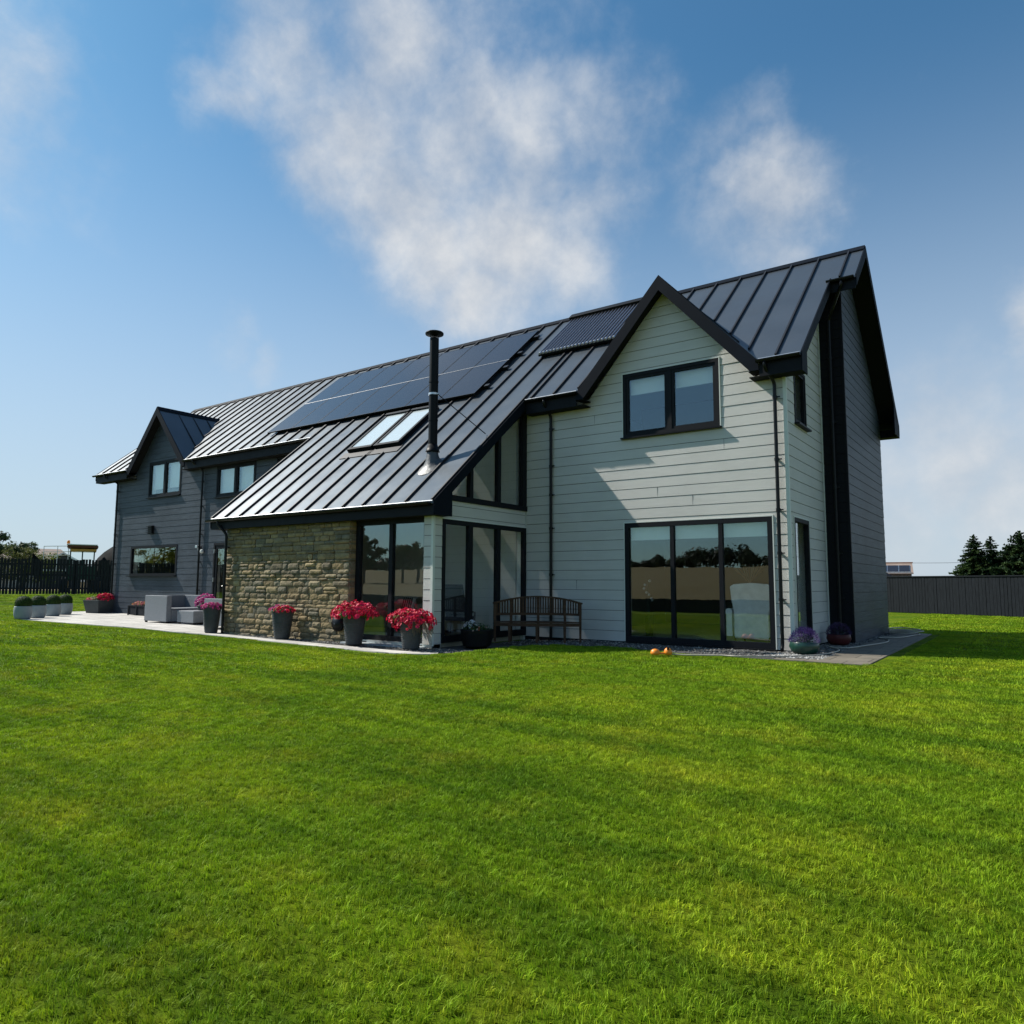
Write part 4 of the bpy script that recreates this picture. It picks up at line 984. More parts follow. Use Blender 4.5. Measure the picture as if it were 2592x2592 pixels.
def dome(cx, cy, cz, rx, rz, low=-.25, ry=None):
    def f(rr):
        a = rr.uniform(0, 6.283); u = rr.uniform(low, 1); s = math.sqrt(max(0, 1 - u * u)); k = rr.uniform(.82, 1.06)
        n = (s * math.cos(a), s * math.sin(a), u); return (cx + rx * k * n[0], cy + (ry or rx) * k * n[1], cz + rz * k * n[2]), n
    return f
def fill(cx, cy, cz, rx, rz, ry=None):
    def f(rr):
        a = rr.uniform(0, 6.283); u = rr.uniform(-.2, 1); s = math.sqrt(max(0, 1 - u * u)); k = rr.uniform(.2, .9)
        return (cx + rx * k * s * math.cos(a), cy + (ry or rx) * k * s * math.sin(a), cz + rz * k * u), (s * math.cos(a), s * math.sin(a), u + .3)
    return f
def flower_mesh(par, *a, name='flowers'):
    """all the blossoms of one plant in one mesh; arguments repeat as n, place, size, palette, seed"""
    mb = MB(); mb.c = []
    for k in range(0, len(a), 5): blossoms(mb, mb.c, a[k], a[k + 1], a[k + 2], a[k + 3], random.Random(a[k + 4]))
    return mb.build(name, M['petal'], par)
def leaf_mesh(par, n, place, size, pal, seed, name='foliage'):
    mb = MB(); mb.c = []; leaves(mb, mb.c, n, place, size, pal, random.Random(seed)); return mb.build(name, M['leaf'], par)
TGRP = 'tall ribbed tapering grey planters'
def tall_pot(x, y, h, rt_, rb, label, grp=TGRP):
    t = tag(empty('potted_plant', (x, y, G(x, y) + .02)), label, 'potted plant', grp)
    prof = [(rb * .96, 0), (rb, .01)]; n = 16
    for i in range(n):
        z = .02 + (h - .06) * i / n; z2 = .02 + (h - .06) * (i + .55) / n; z3 = .02 + (h - .06) * (i + 1) / n
        r = lambda q: rb + (rt_ - rb) * (q / h) ** .85
        prof += [(r(z), z), (r(z2) + .011, z2), (r(z3) + .001, z3 - .002)]
    prof += [(rt_ + .004, h - .035), (rt_ + .012, h - .02), (rt_ + .010, h), (rt_ - .012, h), (rt_ - .022, h - .05)]
    g = MB(); g.lathe(prof, n=36); g.build('pot', M['potgrey'], t, smooth=True)
    g = MB(); g.lathe([(rt_ - .03, h - .06), (rt_ - .06, h - .045), (.01, h - .04)], n=24); g.build('soil', M['soil'], t)
    return t
t = tall_pot(-13.78, -3.62, .68, .225, .15, 'tall ribbed grey pot of dusky pink flowers at the stone wall\'s left corner')
leaf_mesh(t, 500, fill(0, 0, .66, .25, .14), .035, GREEN, 1); flower_mesh(t, 190, dome(0, 0, .66, .27, .13), .034, PINK, 2)
t = tall_pot(-10.62, -3.76, .67, .25, .16, 'tall ribbed grey pot with sparse pink and red flowers at the stone wall\'s middle')
leaf_mesh(t, 650, fill(0, 0, .65, .30, .15), .035, GREEN, 3); flower_mesh(t, 70, dome(-.12, 0, .66, .24, .14), .034, PINK, 4, 75, dome(.12, -.05, .66, .24, .12), .036, HOT, 5)
t = tall_pot(-8.10, -3.80, .66, .245, .16, 'tall grey pot with a round mound of crimson petunias at the stone wall\'s right end')
leaf_mesh(t, 1300, fill(0, 0, .62, .45, .28), .038, GREEN, 6); flower_mesh(t, 210, dome(0, 0, .62, .49, .29, -.1), .05, HOT, 7, 60, dome(.1, -.1, .66, .46, .30, -.3), .05, HOT, 77)
t = tall_pot(-6.42, -3.80, .62, .235, .16, 'tall grey pot of crimson petunias trailing to one side before the pale corner post')
leaf_mesh(t, 1200, fill(0, 0, .58, .44, .22), .038, GREEN, 8); flower_mesh(t, 190, dome(0, 0, .58, .47, .23, -.1), .05, HOT, 9, 90, dome(.12, -.04, .54, .42, .24, -.6), .047, HOT, 78)
mb = MB(); mb.c = []; rr = random.Random(44)
for k in range(26):
    a = rr.uniform(-.8, .8); r0 = .25; p = [(r0 * math.cos(a), r0 * math.sin(a), .6)]; L_ = rr.uniform(.15, .3)
    p += [((r0 + .14) * math.cos(a), (r0 + .14) * math.sin(a), .56), ((r0 + .2) * math.cos(a), (r0 + .2) * math.sin(a), .56 - L_)]; n0 = len(mb.v); mb.tube(p, .004, 4); mb.c.extend([(.16, .12, .06)] * (len(mb.v) - n0))
mb.build('trailing_stems', M['leaf'], t)
# low round ribbed pot by the bench
t = tag(empty('potted_plant', (-5.62, -2.68, G(-5.62, -2.68) + .01)), 'low wide dark ribbed pot of white flowers beside the wooden bench', 'potted plant')
prof = [(.20, 0), (.24, .04)]
for i in range(12):
    z = .05 + .28 * i / 12; r = .25 + .085 * math.sin(min(1, (z + .05) / .4) * math.pi / 2); prof += [(r, z), (r + .012, z + .012), (r, z + .02)]
prof += [(.345, .36), (.345, .39), (.32, .39), (.31, .34)]
g = MB(); g.lathe(prof, n=36); g.build('pot', M['black'], t, smooth=True); g = MB(); g.lathe([(.32, .33), (.01, .35)], n=24); g.build('soil', M['soil'], t)
leaf_mesh(t, 500, fill(0, 0, .38, .36, .18), .03, [(.03, .07, .02), (.045, .09, .025)], 11)
flower_mesh(t, 60, dome(-.1, -.06, .40, .20, .17, .0), .036, [(.8, .8, .8), (.75, .75, .8)], 12, 14, dome(.18, -.1, .38, .22, .1, -.1), .022, [(.4, .08, .04), (.5, .35, .3)], 13)
# far left: square dark planter with red flowers, small trough
t = tag(empty('potted_plant', (-27.0, -.35, .02), R(12)), 'square dark planter of red and pink flowers at the far left corner of the house', 'potted plant')
g = MB(); g.prism([(-.36, -.36, 0), (.36, -.36, 0), (.36, .36, 0), (-.36, .36, 0)], [(-.46, -.46, .52), (.46, -.46, .52), (.46, .46, .52), (-.46, .46, .52)]); g.build('pot', M['potgrey'], t, bevel=.01)
leaf_mesh(t, 500, fill(0, 0, .54, .5, .25), .045, GREEN, 14); flower_mesh(t, 110, dome(.2, 0, .58, .34, .22), .06, HOT, 15, 90, dome(-.25, -.1, .50, .30, .12), .055, [(.6, .1, .16), (.7, .16, .2)], 16)
t = tag(empty('potted_plant', (-23.6, -.45, .02)), 'low dark trough of peach and pink flowers under the kitchen window', 'potted plant')
g = MB(); g.box(-.6, .6, -.16, .16, .02, .34); g.box(-.63, .63, -.18, .18, .34, .38)
for x in (-.6, 0, .6): g.box(x - .03, x + .03, -.19, -.16, 0, .34)
g.build('pot', M['fenceg'], t); leaf_mesh(t, 300, fill(0, 0, .38, .6, .14, .16), .04, GREEN, 17); flower_mesh(t, 80, dome(0, 0, .40, .6, .12, 0, .18), .045, [(.6, .3, .14), (.6, .2, .2), (.4, .12, .14)], 18)
t = tag(empty('potted_plant', (-17.0, -1.85, .02)), 'dark pot of magenta flowers standing behind the grey garden seats', 'potted plant')
g = MB(); g.lathe([(.15, 0), (.22, .5), (.24, .52), (.22, .52), (.2, .48)], n=28); g.build('pot', M['potgrey'], t, smooth=True)
leaf_mesh(t, 350, fill(0, 0, .56, .26, .26), .035, GREEN, 19); flower_mesh(t, 150, dome(0, 0, .62, .30, .28, -.3), .045, [(.6, .05, .3), (.5, .04, .25), (.65, .12, .35)], 20)
# clipped box balls
balls = [(-23.75, -4.33, 'closest to the camera'), (-24.35, -3.66, 'second from the camera'), (-25.5, -2.72, 'third from the camera'), (-26.45, -1.92, 'farthest from the camera')]
def ball_pot():
    t = empty('potted_plant'); g = MB(); g.lathe([(.20, 0), (.235, .03), (.262, .15), (.27, .28), (.258, .40), (.252, .43), (.23, .43), (.22, .38)], n=32); g.build('pot', M['potpale'], t, smooth=True)
    mb = MB(); mb.c = []; rr = random.Random(31); leaves(mb, mb.c, 5200, lambda q: (lambda a, u, k: ((.252 * k * math.sqrt(1 - u * u) * math.cos(a), .252 * k * math.sqrt(1 - u * u) * math.sin(a), .52 + .252 * k * u), (math.sqrt(1 - u * u) * math.cos(a), math.sqrt(1 - u * u) * math.sin(a), u)))(q.uniform(0, 6.283), q.uniform(-.6, 1), q.uniform(.93, 1.03)), .012, [(.035, .085, .012), (.05, .11, .016), (.025, .06, .01)], rr)
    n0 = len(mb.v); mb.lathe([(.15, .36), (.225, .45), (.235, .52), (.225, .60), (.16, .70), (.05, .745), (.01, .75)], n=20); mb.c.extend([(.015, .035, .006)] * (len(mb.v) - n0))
    mb.build('foliage', M['leaf'], t); return t
bp = ball_pot()
for i, (x, y, s_) in enumerate(balls):
    o = bp if i == 0 else copy_tree(bp)
    o.location = (x, y, .02); o.rotation_euler.z = i * 1.3; tag(o, 'pale tub with clipped green ball shrub, %s in the row of four' % s_, 'potted plant', 'clipped ball shrubs in grey tubs')
# purple plants by the right corner
def purple(x, y, r, z0, pm, label, dark, seed):
    t = tag(empty('potted_plant', (x, y, z0)), label, 'potted plant', 'purple flowering plants by the right corner')
    g = MB(); g.lathe([(r * .55, 0), (r * .85, .06), (r * 1.0, .15), (r * .92, .24), (r * .8, .24), (r * .75, .2)], n=30); g.build('pot', pm, t, smooth=True)
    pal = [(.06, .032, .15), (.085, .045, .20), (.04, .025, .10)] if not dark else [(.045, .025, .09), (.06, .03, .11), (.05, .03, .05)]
    mb = MB(); mb.c = []; q = random.Random(seed); place = dome(0, 0, .22, r * .95, r * 1.0, 0)
    for _ in range(1500):
        p, n = place(q); p = Vector(p); n = (Vector(n) + Vector((q.uniform(-.3, .3), q.uniform(-.3, .3), q.uniform(0, .5)))).normalized(); s_ = q.uniform(.02, .05); tt = n.orthogonal().normalized() * .004
        mb.add([p - tt, p + tt, p + n * s_], [(0, 1, 2)]); c = q.choice(pal); mb.c.extend([c] * 3)
    mb.build('flowers', M['petal'], t); leaf_mesh(t, 600, fill(0, 0, .2, r * .9, r * .95), .02, [(.02, .04, .02), (.05, .05, .08)], seed + 1)
purple(.30, -.38, .27, .0, M['teal'], 'purple spiky flowers in a shallow green glazed bowl at the pale wall\'s right corner', 0, 50)
purple(.36, 2.25, .25, .0, M['maroon'], 'dark purple plant in a maroon bowl in the shade below the dark return wall', 1, 60)

# ================================================================== bench
bt = tag(empty('garden_bench', (-5.10, -1.20, .01), R(30.7)), 'curved slatted dark wooden bench in the shade in front of the glazed corner', 'bench')
def rail_y(x): return .33 - .36 * (x / .96) ** 2
def rail_z(x): return .985 - .14 * (x / .96) ** 2
def arc(x0, x1, n, fy, fz): return [(x0 + (x1 - x0) * i / n, fy(x0 + (x1 - x0) * i / n), fz(x0 + (x1 - x0) * i / n)) for i in range(n + 1)]
mb = MB(); A = arc(-.97, .97, 24, rail_y, rail_z)
for a, b in zip(A, A[1:]): mb.bar(a, b, .075, .035)
br = mb.build('top_rail', M['wood'], bt)
mb = MB(); A = arc(-.95, .95, 20, rail_y, lambda x: .60)
for a, b in zip(A, A[1:]): mb.bar(a, b, .03, .055)
mb.build('lower_rail', M['wood'], bt)
mb = MB()
for k in range(33):
    x = -.90 + 1.80 * k / 32
    if abs(abs(x) - .6) < .03 or abs(x) < .03: continue
    mb.box(x - .017, x + .017, rail_y(x) - .009, rail_y(x) + .009, .62, rail_z(x) - .015)
mb.build('backrest', M['wood'], bt)
def fr(x): return -.26 + .10 * (x / .96) ** 2 - .0
mb = MB(); n = 9
for k in range(n):     # curved seat slats
    f0 = k / n + .01; f1 = (k + .8) / n
    for i in range(16):
        xa, xb = -.93 + 1.86 * i / 16, -.93 + 1.86 * (i + 1) / 16
        P_ = lambda x, f: (x, fr(x) + (rail_y(x) - .03 - fr(x)) * f)
        q = [P_(xa, f0), P_(xb, f0), P_(xb, f1), P_(xa, f1)]
        mb.prism([(a, b, .425) for a, b in q], [(a, b, .447) for a, b in q])
mb.build('seat', M['wood'], bt)
mb = MB(); A = arc(-.93, .93, 16, lambda x: fr(x) + .015, lambda x: .385)
for a, b in zip(A, A[1:]): mb.bar(a, b, .03, .07)
mb.build('front_apron', M['wood'], bt)
for x, yf, top_ in [(-.94, rail_y(.94) + .0, rail_z(.94) - .01), (.94, rail_y(.94), rail_z(.94) - .01), (-.60, fr(.6) + .02, .42), (.60, fr(.6) + .02, .42), (0, fr(0) + .02, .42), (-.60, rail_y(.6), rail_z(.6) - .01), (.60, rail_y(.6), rail_z(.6) - .01), (0, rail_y(0), rail_z(0) - .01)]:
    g = MB(); g.prism([(x - .024, yf - .024, 0), (x + .024, yf - .024, 0), (x + .024, yf + .024, 0), (x - .024, yf + .024, 0)], [(x - .032, yf - .03, top_), (x + .032, yf - .03, top_), (x + .032, yf + .03, top_), (x - .032, yf + .03, top_)]); g.build('leg', M['wood'], bt)

# ================================================================== grey garden seats
def armchair(x, y, rz, label, w_=1.3, d_=1.4, h=.84, sh=.40):
    t = tag(empty('garden_armchair', (x, y, .02), rz), label, 'armchair', 'grey woven garden seats')
    for nm, b in (('arm', (0, w_, 0, .16, .05, h)), ('arm', (0, w_, d_ - .16, d_, .05, h)), ('backrest', (0, .16, .165, d_ - .165, .05, h)), ('seat', (.165, w_ - .01, .165, d_ - .165, .05, sh))):
        g = MB(); g.box(*b); g.build(nm, M['rattan'], t, bevel=.012)
    g = MB(); g.box(.19, w_ - .03, .18, d_ - .18, sh + .002, sh + .05)
    g.build('seat_pad', M['rattan'], t, bevel=.02)
    for a in (.05, w_ - .05):
        for b in (.05, d_ - .05): g = MB(); g.box(a - .03, a + .03, b - .03, b + .03, 0, .05); g.build('foot', M['black'], t)
    return t
armchair(-19.0, -2.70, 0, 'tall boxy grey woven armchair on the patio, leftmost of the grey seats')
armchair(-14.2, -1.75, R(180), 'grey woven armchair partly hidden behind the first tall pot at the stone corner', 1.15, 1.15, .80)
t = tag(empty('footstool', (-17.36, -2.55, .02)), 'low grey woven cube stool beside the tall armchair', 'footstool', 'grey woven garden seats')
g = MB(); g.box(0, .90, 0, .85, .05, .40); g.build('seat', M['rattan'], t, bevel=.015)
for a in (.06, .84):
    for b in (.06, .79): g = MB(); g.box(a - .03, a + .03, b - .03, b + .03, 0, .05); g.build('foot', M['black'], t)

# ================================================================== hose and sprinkler
def smooth_path(P, n=8):
    P = [Vector(p) for p in P]; out = []
    for i in range(len(P) - 1):
        p0, p1, p2, p3 = P[max(0, i - 1)], P[i], P[i + 1], P[min(len(P) - 1, i + 2)]
        for k in range(n):
            t = k / n; out.append(.5 * ((2 * p1) + (p2 - p0) * t + (2 * p0 - 5 * p1 + 4 * p2 - p3) * t * t + (3 * p1 - p0 - 3 * p2 + p3) * t ** 3))
    return out + [P[-1]]
hz_ = .035
H = [(-1.50, -2.30, .05), (-1.25, -2.20, .04), (-.70, -1.98, .05), (-.38, -1.95, .05), (.05, -1.42, hz_), (.32, -1.12, hz_), (.62, -.55, hz_), (.72, .35, hz_), (.60, .95, hz_), (.36, 1.35, hz_), (.70, 1.25, hz_), (.92, 2.25, hz_), (1.1, 3.4, hz_), (1.0, 4.3, hz_), (.72, 4.9, hz_), (1.12, 5.3, hz_), (1.3, 6.4, hz_)]
rr = random.Random(12)
for k in range(26):
    a = k * .9; H.append((1.02 + .36 * math.cos(a) + rr.uniform(-.08, .08), 6.75 + .42 * math.sin(a) + rr.uniform(-.1, .1), hz_ + .006 * k))
g = MB(); g.tube(smooth_path(H, 6), .013, 6); tag(g.build('garden_hose', M['hose'], smooth=True), 'beige garden hose snaking from the lawn to a tangled heap on the side path', 'hose')
t = tag(empty('lawn_sprinkler', (-1.60, -2.42, .03), R(20)), 'small orange sprinkler lying on the lawn at the end of the hose', 'sprinkler')
g = MB(); g.lathe([(.02, .0), (.075, .01), (.085, .04), (.07, .085), (.03, .105), (.005, .11)], (-.14, 0, 0), 16); g.build('sprinkler_head', M['orange'], t, smooth=True)
g = MB(); g.lathe([(.02, .0), (.065, .01), (.075, .05), (.06, .10), (.03, .125), (.005, .13)], (.08, .06, 0), 16); g.build('sprinkler_head', M['orange'], t, smooth=True)
g = MB(); g.bar((-.14, 0, .03), (.08, .06, .03), .06, .035); g.build('sprinkler_base', M['orange'], t)
g = MB(); g.tube([(.08, .02, .11), (.09, -.03, .12)], .022, 8); g.build('nozzle', M['black'], t)

# ================================================================== things seen through the glass
t = tag(empty('wing_chair', (-1.02, 1.05, .05), 0), 'pale wing chair with its back to the big ground floor window', 'armchair')
g = MB(); q = [(-.36, .12), (-.36, .62), (-.42, .95), (-.44, 1.20), (-.36, 1.25), (0, 1.28), (.36, 1.25), (.44, 1.20), (.42, .95), (.36, .62), (.36, .12)]
g.prism([(a, -.34 , b) for a, b in q], [(a * .96, -.20, b - .02) for a, b in q]); g.build('backrest', M['white_fabric'], t, bevel=.03)
for s_ in (-1, 1):
    g = MB(); g.tube([(s_ * .48, -.30, .66), (s_ * .50, .1, .66), (s_ * .50, .42, .62)], .075, 12); g.box(min(s_ * .42, s_ * .54), max(s_ * .42, s_ * .54), -.28, .40, .15, .62); g.build('arm', M['white_fabric'], t)
g = MB(); g.box(-.42, .42, -.2, .42, .15, .45); g.build('seat', M['white_fabric'], t, bevel=.03)
for a in (-.36, .36):
    for b in (-.27, .36): g = MB(); g.box(a - .02, a + .02, b - .02, b + .02, 0, .15); g.build('leg', M['wood'], t)
t = tag(empty('side_table', (-1.75, 3.0, .05)), 'small dark table with a vase in the room behind the big window', 'table')
g = MB(); g.lathe([(.35, .85), (.36, .86), (.36, .89), (.35, .9)], n=24); g.build('table_top', M['wood'], t)
g = MB(); g.lathe([(.2, 0), (.19, .03), (.03, .06), (.03, .85)], n=16); g.build('table_leg', M['wood'], t)
t = tag(empty('vase', (-1.75, 3.0, .95)), 'dark vase of dried stems on the table behind the big window', 'vase')
g = MB(); g.lathe([(.07, 0), (.12, .08), (.12, .2), (.05, .33), (.06, .38), (.04, .38)], n=20); g.build('vase_body', M['maroon'], t, smooth=True)
mb = MB(); rr = random.Random(9); mb.c = []
for k in range(40):
    a = rr.uniform(0, 6.28); s_ = rr.uniform(.1, .35); n0 = len(mb.v); mb.tube([(0, 0, .36), (s_ * .5 * math.cos(a), s_ * .5 * math.sin(a), .55), (s_ * math.cos(a), s_ * math.sin(a), rr.uniform(.6, .85))], [.004, .006, .016], 4); c = rr.choice([(.45, .3, .16), (.3, .18, .1), (.6, .5, .35)]); mb.c.extend([c] * (len(mb.v) - n0))
mb.build('dried_stems', M['leaf'], t)
t = tag(empty('orchid', (-3.28, .62, .05)), 'white orchid in a slim dark pot inside the left pane of the big window', 'orchid')
g = MB(); g.lathe([(.08, 0), (.11, .55), (.10, .56)], n=18); g.build('pot', M['black'], t)
g = MB(); g.tube([(0, 0, .5), (-.05, 0, .9), (-.02, 0, 1.15), (.02, 0, 1.32)], .005, 5); g.tube([(0, 0, .5), (.03, 0, .9), (.08, -.02, 1.0)], .005, 5); g.build('stem', M['green'], t)
mb = MB(); mb.c = []; rr = random.Random(2)
for p in ((.02, 0, 1.31), (-.09, 0, 1.22), (-.12, 0, 1.14), (-.05, 0, 1.05), (0, 0, 1.0), (.07, -.02, .92), (.09, -.02, .87)): blossoms(mb, mb.c, 3, lambda q: ((p[0] + q.uniform(-.01, .01), p[1], p[2]), (0, -1, .2)), .028, [(.8, .8, .78)], rr)
mb.build('flowers', M['petal'], t)
def sofa(x, y, rz, w_, label, m='fabric', nm='sofa'):
    t = tag(empty(nm, (x, y, .05), rz), label, nm)
    g = MB(); g.box(-w_ / 2 + .2, w_ / 2 - .2, -.45, .40, .12, .44); g.build('seat', M[m], t, bevel=.05)
    g = MB(); g.box(-w_ / 2 + .2, w_ / 2 - .2, .25, .48, .44, .88); g.build('backrest', M[m], t, bevel=.07)
    for s_ in (-1, 1):
        g = MB(); a, b = sorted((s_ * (w_ / 2 - .2), s_ * w_ / 2)); g.box(a, b, -.45, .48, .10, .52); g.tube([((a + b) / 2, -.47, .55), ((a + b) / 2, .45, .60)], .125, 14); g.build('arm', M[m], t, bevel=.03)
    for a in (-w_ / 2 + .1, w_ / 2 - .1):
        for b in (-.38, .4): g = MB(); g.box(a - .03, a + .03, b - .03, b + .03, 0, .1); g.build('leg', M['wood'], t)
    return t
sofa(-9.35, -.35, R(-12), 2.0, 'oat coloured sofa with rolled arms behind the sliding door panes')
t = tag(empty('cushion', (-9.75, -.42, .68), R(-10)), 'black and white striped cushion on the oat sofa', 'cushion')
g = MB(); g.box(-.22, .22, -.06, .06, -.17, .22); cu = g.build('cushion_cover', M['stripe'], t, bevel=.05); t.rotation_euler.x = R(-14)
for k in range(5): g = MB(); g.box(-.2 + k * .09, -.17 + k * .09, -.066, -.061, -.16, .21); g.build('stripe', M['black'], t)
sofa(-8.05, -1.05, R(70), 1.0, 'olive armchair inside the glazed corner', 'fabric', 'armchair')
t = tag(empty('recliner', (-7.15, -1.55, .05), R(200)), 'dark high backed recliner inside the glazed corner behind the low pot', 'armchair')
g = MB(); g.prism([(-.26, -.05, .42), (.26, -.05, .42), (.30, .45, 1.18), (-.30, .45, 1.18)], [(-.26, -.15, .46), (.26, -.15, .46), (.30, .36, 1.22), (-.30, .36, 1.22)]); g.build('backrest', M['darkfab'], t, bevel=.03)
g = MB(); g.box(-.28, .28, -.62, 0, .36, .46); g.build('seat', M['darkfab'], t, bevel=.03)
for s_ in (-1, 1): g = MB(); g.tube([(s_ * .30, .2, .06), (s_ * .30, -.45, .06), (s_ * .30, -.5, .55), (s_ * .30, .1, .6)], .022, 8); g.build('arm', M['wood'], t)
t = tag(empty('footstool', (-7.35, -2.45, .05), R(15)), 'cream upholstered footstool just inside the glazed corner', 'footstool')
g = MB(); g.box(-.4, .4, -.25, .25, .2, .4); g.build('seat', M['fabric'], t, bevel=.05)
for a in (-.33, .33):
    for b in (-.18, .18): g = MB(); g.box(a - .025, a + .025, b - .025, b + .025, 0, .2); g.build('leg', M['wood'], t)
t = tag(empty('rug', (-8.4, -2.2, .052)), 'pale rug on the floor inside the sliding doors', 'rug'); g = MB(); g.box(-1.2, 1.0, -.55, .5, 0, .012); g.build('rug_pile', M['white_fabric'], t)

# ================================================================== fences
def fence(name, A, B, h, m, label, bw=.145, gap=.02, seed=1, back=True, wob=.012, double=False, cap=False):
    t = tag(empty(name, (A[0], A[1], G(*A) if A[1] > -28 else -1.1)), label, 'fence'); rr = random.Random(seed)
    a = Vector((A[0], A[1], 0)); b = Vector((B[0], B[1], 0)); L_ = (b - a).length; d = (b - a).normalized(); n = Vector((-d.y, d.x, 0))
    def g_(s): p = a + d * s; return G(p.x, p.y)
    z0 = t.location.z
    def pt(s, o, z): p = d * s + n * o; return (p.x, p.y, z + g_(s) - z0)
    mb = MB(); s_ = 0
    while s_ < L_:
        hh = h + rr.uniform(-wob, wob) * 2; o = rr.uniform(-.004, .004); tilt = rr.uniform(-.006, .006); w_ = bw * rr.uniform(.94, 1.04)
        mb.prism([pt(s_, o, .03), pt(s_ + w_, o, .03), pt(s_ + w_, o + .02, .03), pt(s_, o + .02, .03)], [pt(s_ + tilt, o, hh), pt(s_ + w_ + tilt, o, hh), pt(s_ + w_ + tilt, o + .02, hh), pt(s_ + tilt, o + .02, hh)])
        if double:
            s2 = s_ + bw * .5; mb.prism([pt(s2 + .03, .034, .03), pt(s2 + bw - .0, .034, .03), pt(s2 + bw, .05, .03), pt(s2 + .03, .05, .03)], [pt(s2 + .03, .034, hh - .02), pt(s2 + bw, .034, hh - .02), pt(s2 + bw, .05, hh - .02), pt(s2 + .03, .05, hh - .02)])
        s_ += bw + gap * rr.uniform(.5, 1.5)
    mb.build('boards', M[m], t)
    if cap: g = MB(); g.bar(pt(0, .01, h + .02), pt(L_, .01, h + .02), .09, .05); g.build('top_rail', M[m], t)
    for z in (.35, h * .55, h - .3):
        g = MB(); k = 0
        while k < L_ - .01:
            g.bar(pt(k, .05 + .03, z), pt(min(L_, k + 2), .05 + .03, z), .04, .09); k += 2
        g.build('rail', M[m], t)
    k = 0
    while k <= L_:
        g = MB(); p = pt(k, .15, 0); g.box(p[0] - .05, p[0] + .05, p[1] - .05, p[1] + .05, p[2] - .1, p[2] + h - .05); g.build('post', M[m], t); k += 2.4
    return t
fa = polar(-78, 50); fb = polar(-62.5, 49.5)
fence('board_fence', (fa.x, fa.y), (fb.x, fb.y), 2.03, 'fenceb', 'black board fence with light showing between its boards, left of the house', .13, .028, 3)
fence('board_fence', (-43, -27), (fa.x - .05, fa.y - .3), 2.03, 'fenceb', 'long black board fence along the left side of the lawn, mirrored in the kitchen window', .13, .02, 4)
fence('board_fence', (-13, 29.6), (11, 18.65), 1.72, 'fenceg', 'solid dark grey board fence right of the house below the conifers', .13, .01, 5, double=True, cap=True)
fence('board_fence', (-42, -27), (14, -27.2), 1.50, 'fenceb', 'low black board fence at the foot of the garden, reflected in the big window', .15, .01, 7, double=True)

# ================================================================== trees
def tree(loc, h, cr, label, seed, pal, group=None, leafn=5200, size=.11, name='broadleaf_tree', low=.25, clumps=34, cat='tree', sq=.75):
    t = tag(empty(name, loc), label, cat, group); rr = random.Random(seed)
    g = MB(); top_ = h * .62; cl = []
    g.tube([(0, 0, -.2), (.03 * h * .2, 0, h * .2), (-.01 * h, .01 * h, h * .42), (0, 0, top_)], [h * .035, h * .028, h * .02, h * .008], 9)
    for k in range(clumps):
        a = rr.uniform(0, 6.283); u = rr.uniform(-.9, 1); s_ = math.sqrt(1 - u * u); k2 = rr.uniform(.35, 1)
        c = Vector((cr * k2 * s_ * math.cos(a), cr * k2 * s_ * math.sin(a), h * (low + 1) / 2 + (h * (1 - low) / 2) * k2 * u * .92)); cl.append((c, cr * rr.uniform(.20, .36)))
        if k < 14: b = Vector((0, 0, h * rr.uniform(.2, .55))); m_ = (b + c) / 2 + Vector((0, 0, .05 * h)); g.tube([b, m_, c], [h * .012, h * .008, h * .003], 5)
    g.build('trunk', M['bark'], t)
    mb = MB(); mb.c = []; per = leafn // len(cl)
    for c, r_ in cl:
        k = rr.uniform(.7, 1.3); pl = [tuple(v * k for v in p) for p in pal]
        leaves(mb, mb.c, per, lambda q: (lambda v, s_: (c + Vector((v.x, v.y, v.z * sq)) * r_ * s_, v))(Vector((q.gauss(0, 1), q.gauss(0, 1), q.gauss(0, 1))).normalized(), q.uniform(.35, 1.1)), size, pl, rr)
    mb.build('crown', M['leaf'], t); return t
GT = [(.05, .085, .03), (.07, .11, .04), (.04, .065, .025)]
def at(az, dist, z=None):
    p = polar(az, dist); p.z = .45 if z is None else z; return p
tree(at(-72.1, 78), 5.9, 2.5, 'larger grey green bushy tree beyond the black fence at the left edge', 1, GT, 'trees beyond the black fence', size=.15, leafn=6500, low=.1)
tree(at(-69.85, 76), 4.7, 1.15, 'small round tree beside the brown roofed bungalow', 2, GT, 'trees beyond the black fence', size=.12, leafn=3000)
tree(at(-70.1, 70), 3.75, 1.5, 'olive shrub in front of the brown tiled roof, left one', 3, [(.09, .10, .03), (.12, .13, .04)], 'shrubs before the bungalow', size=.10, leafn=2500, name='shrub', low=.1, cat='shrub')
tree(at(-69.0, 69), 3.35, 1.5, 'yellow green shrub in front of the brown tiled roof, right one', 4, [(.10, .13, .02), (.12, .15, .03)], 'shrubs before the bungalow', size=.10, leafn=2500, name='shrub', low=.1, cat='shrub')
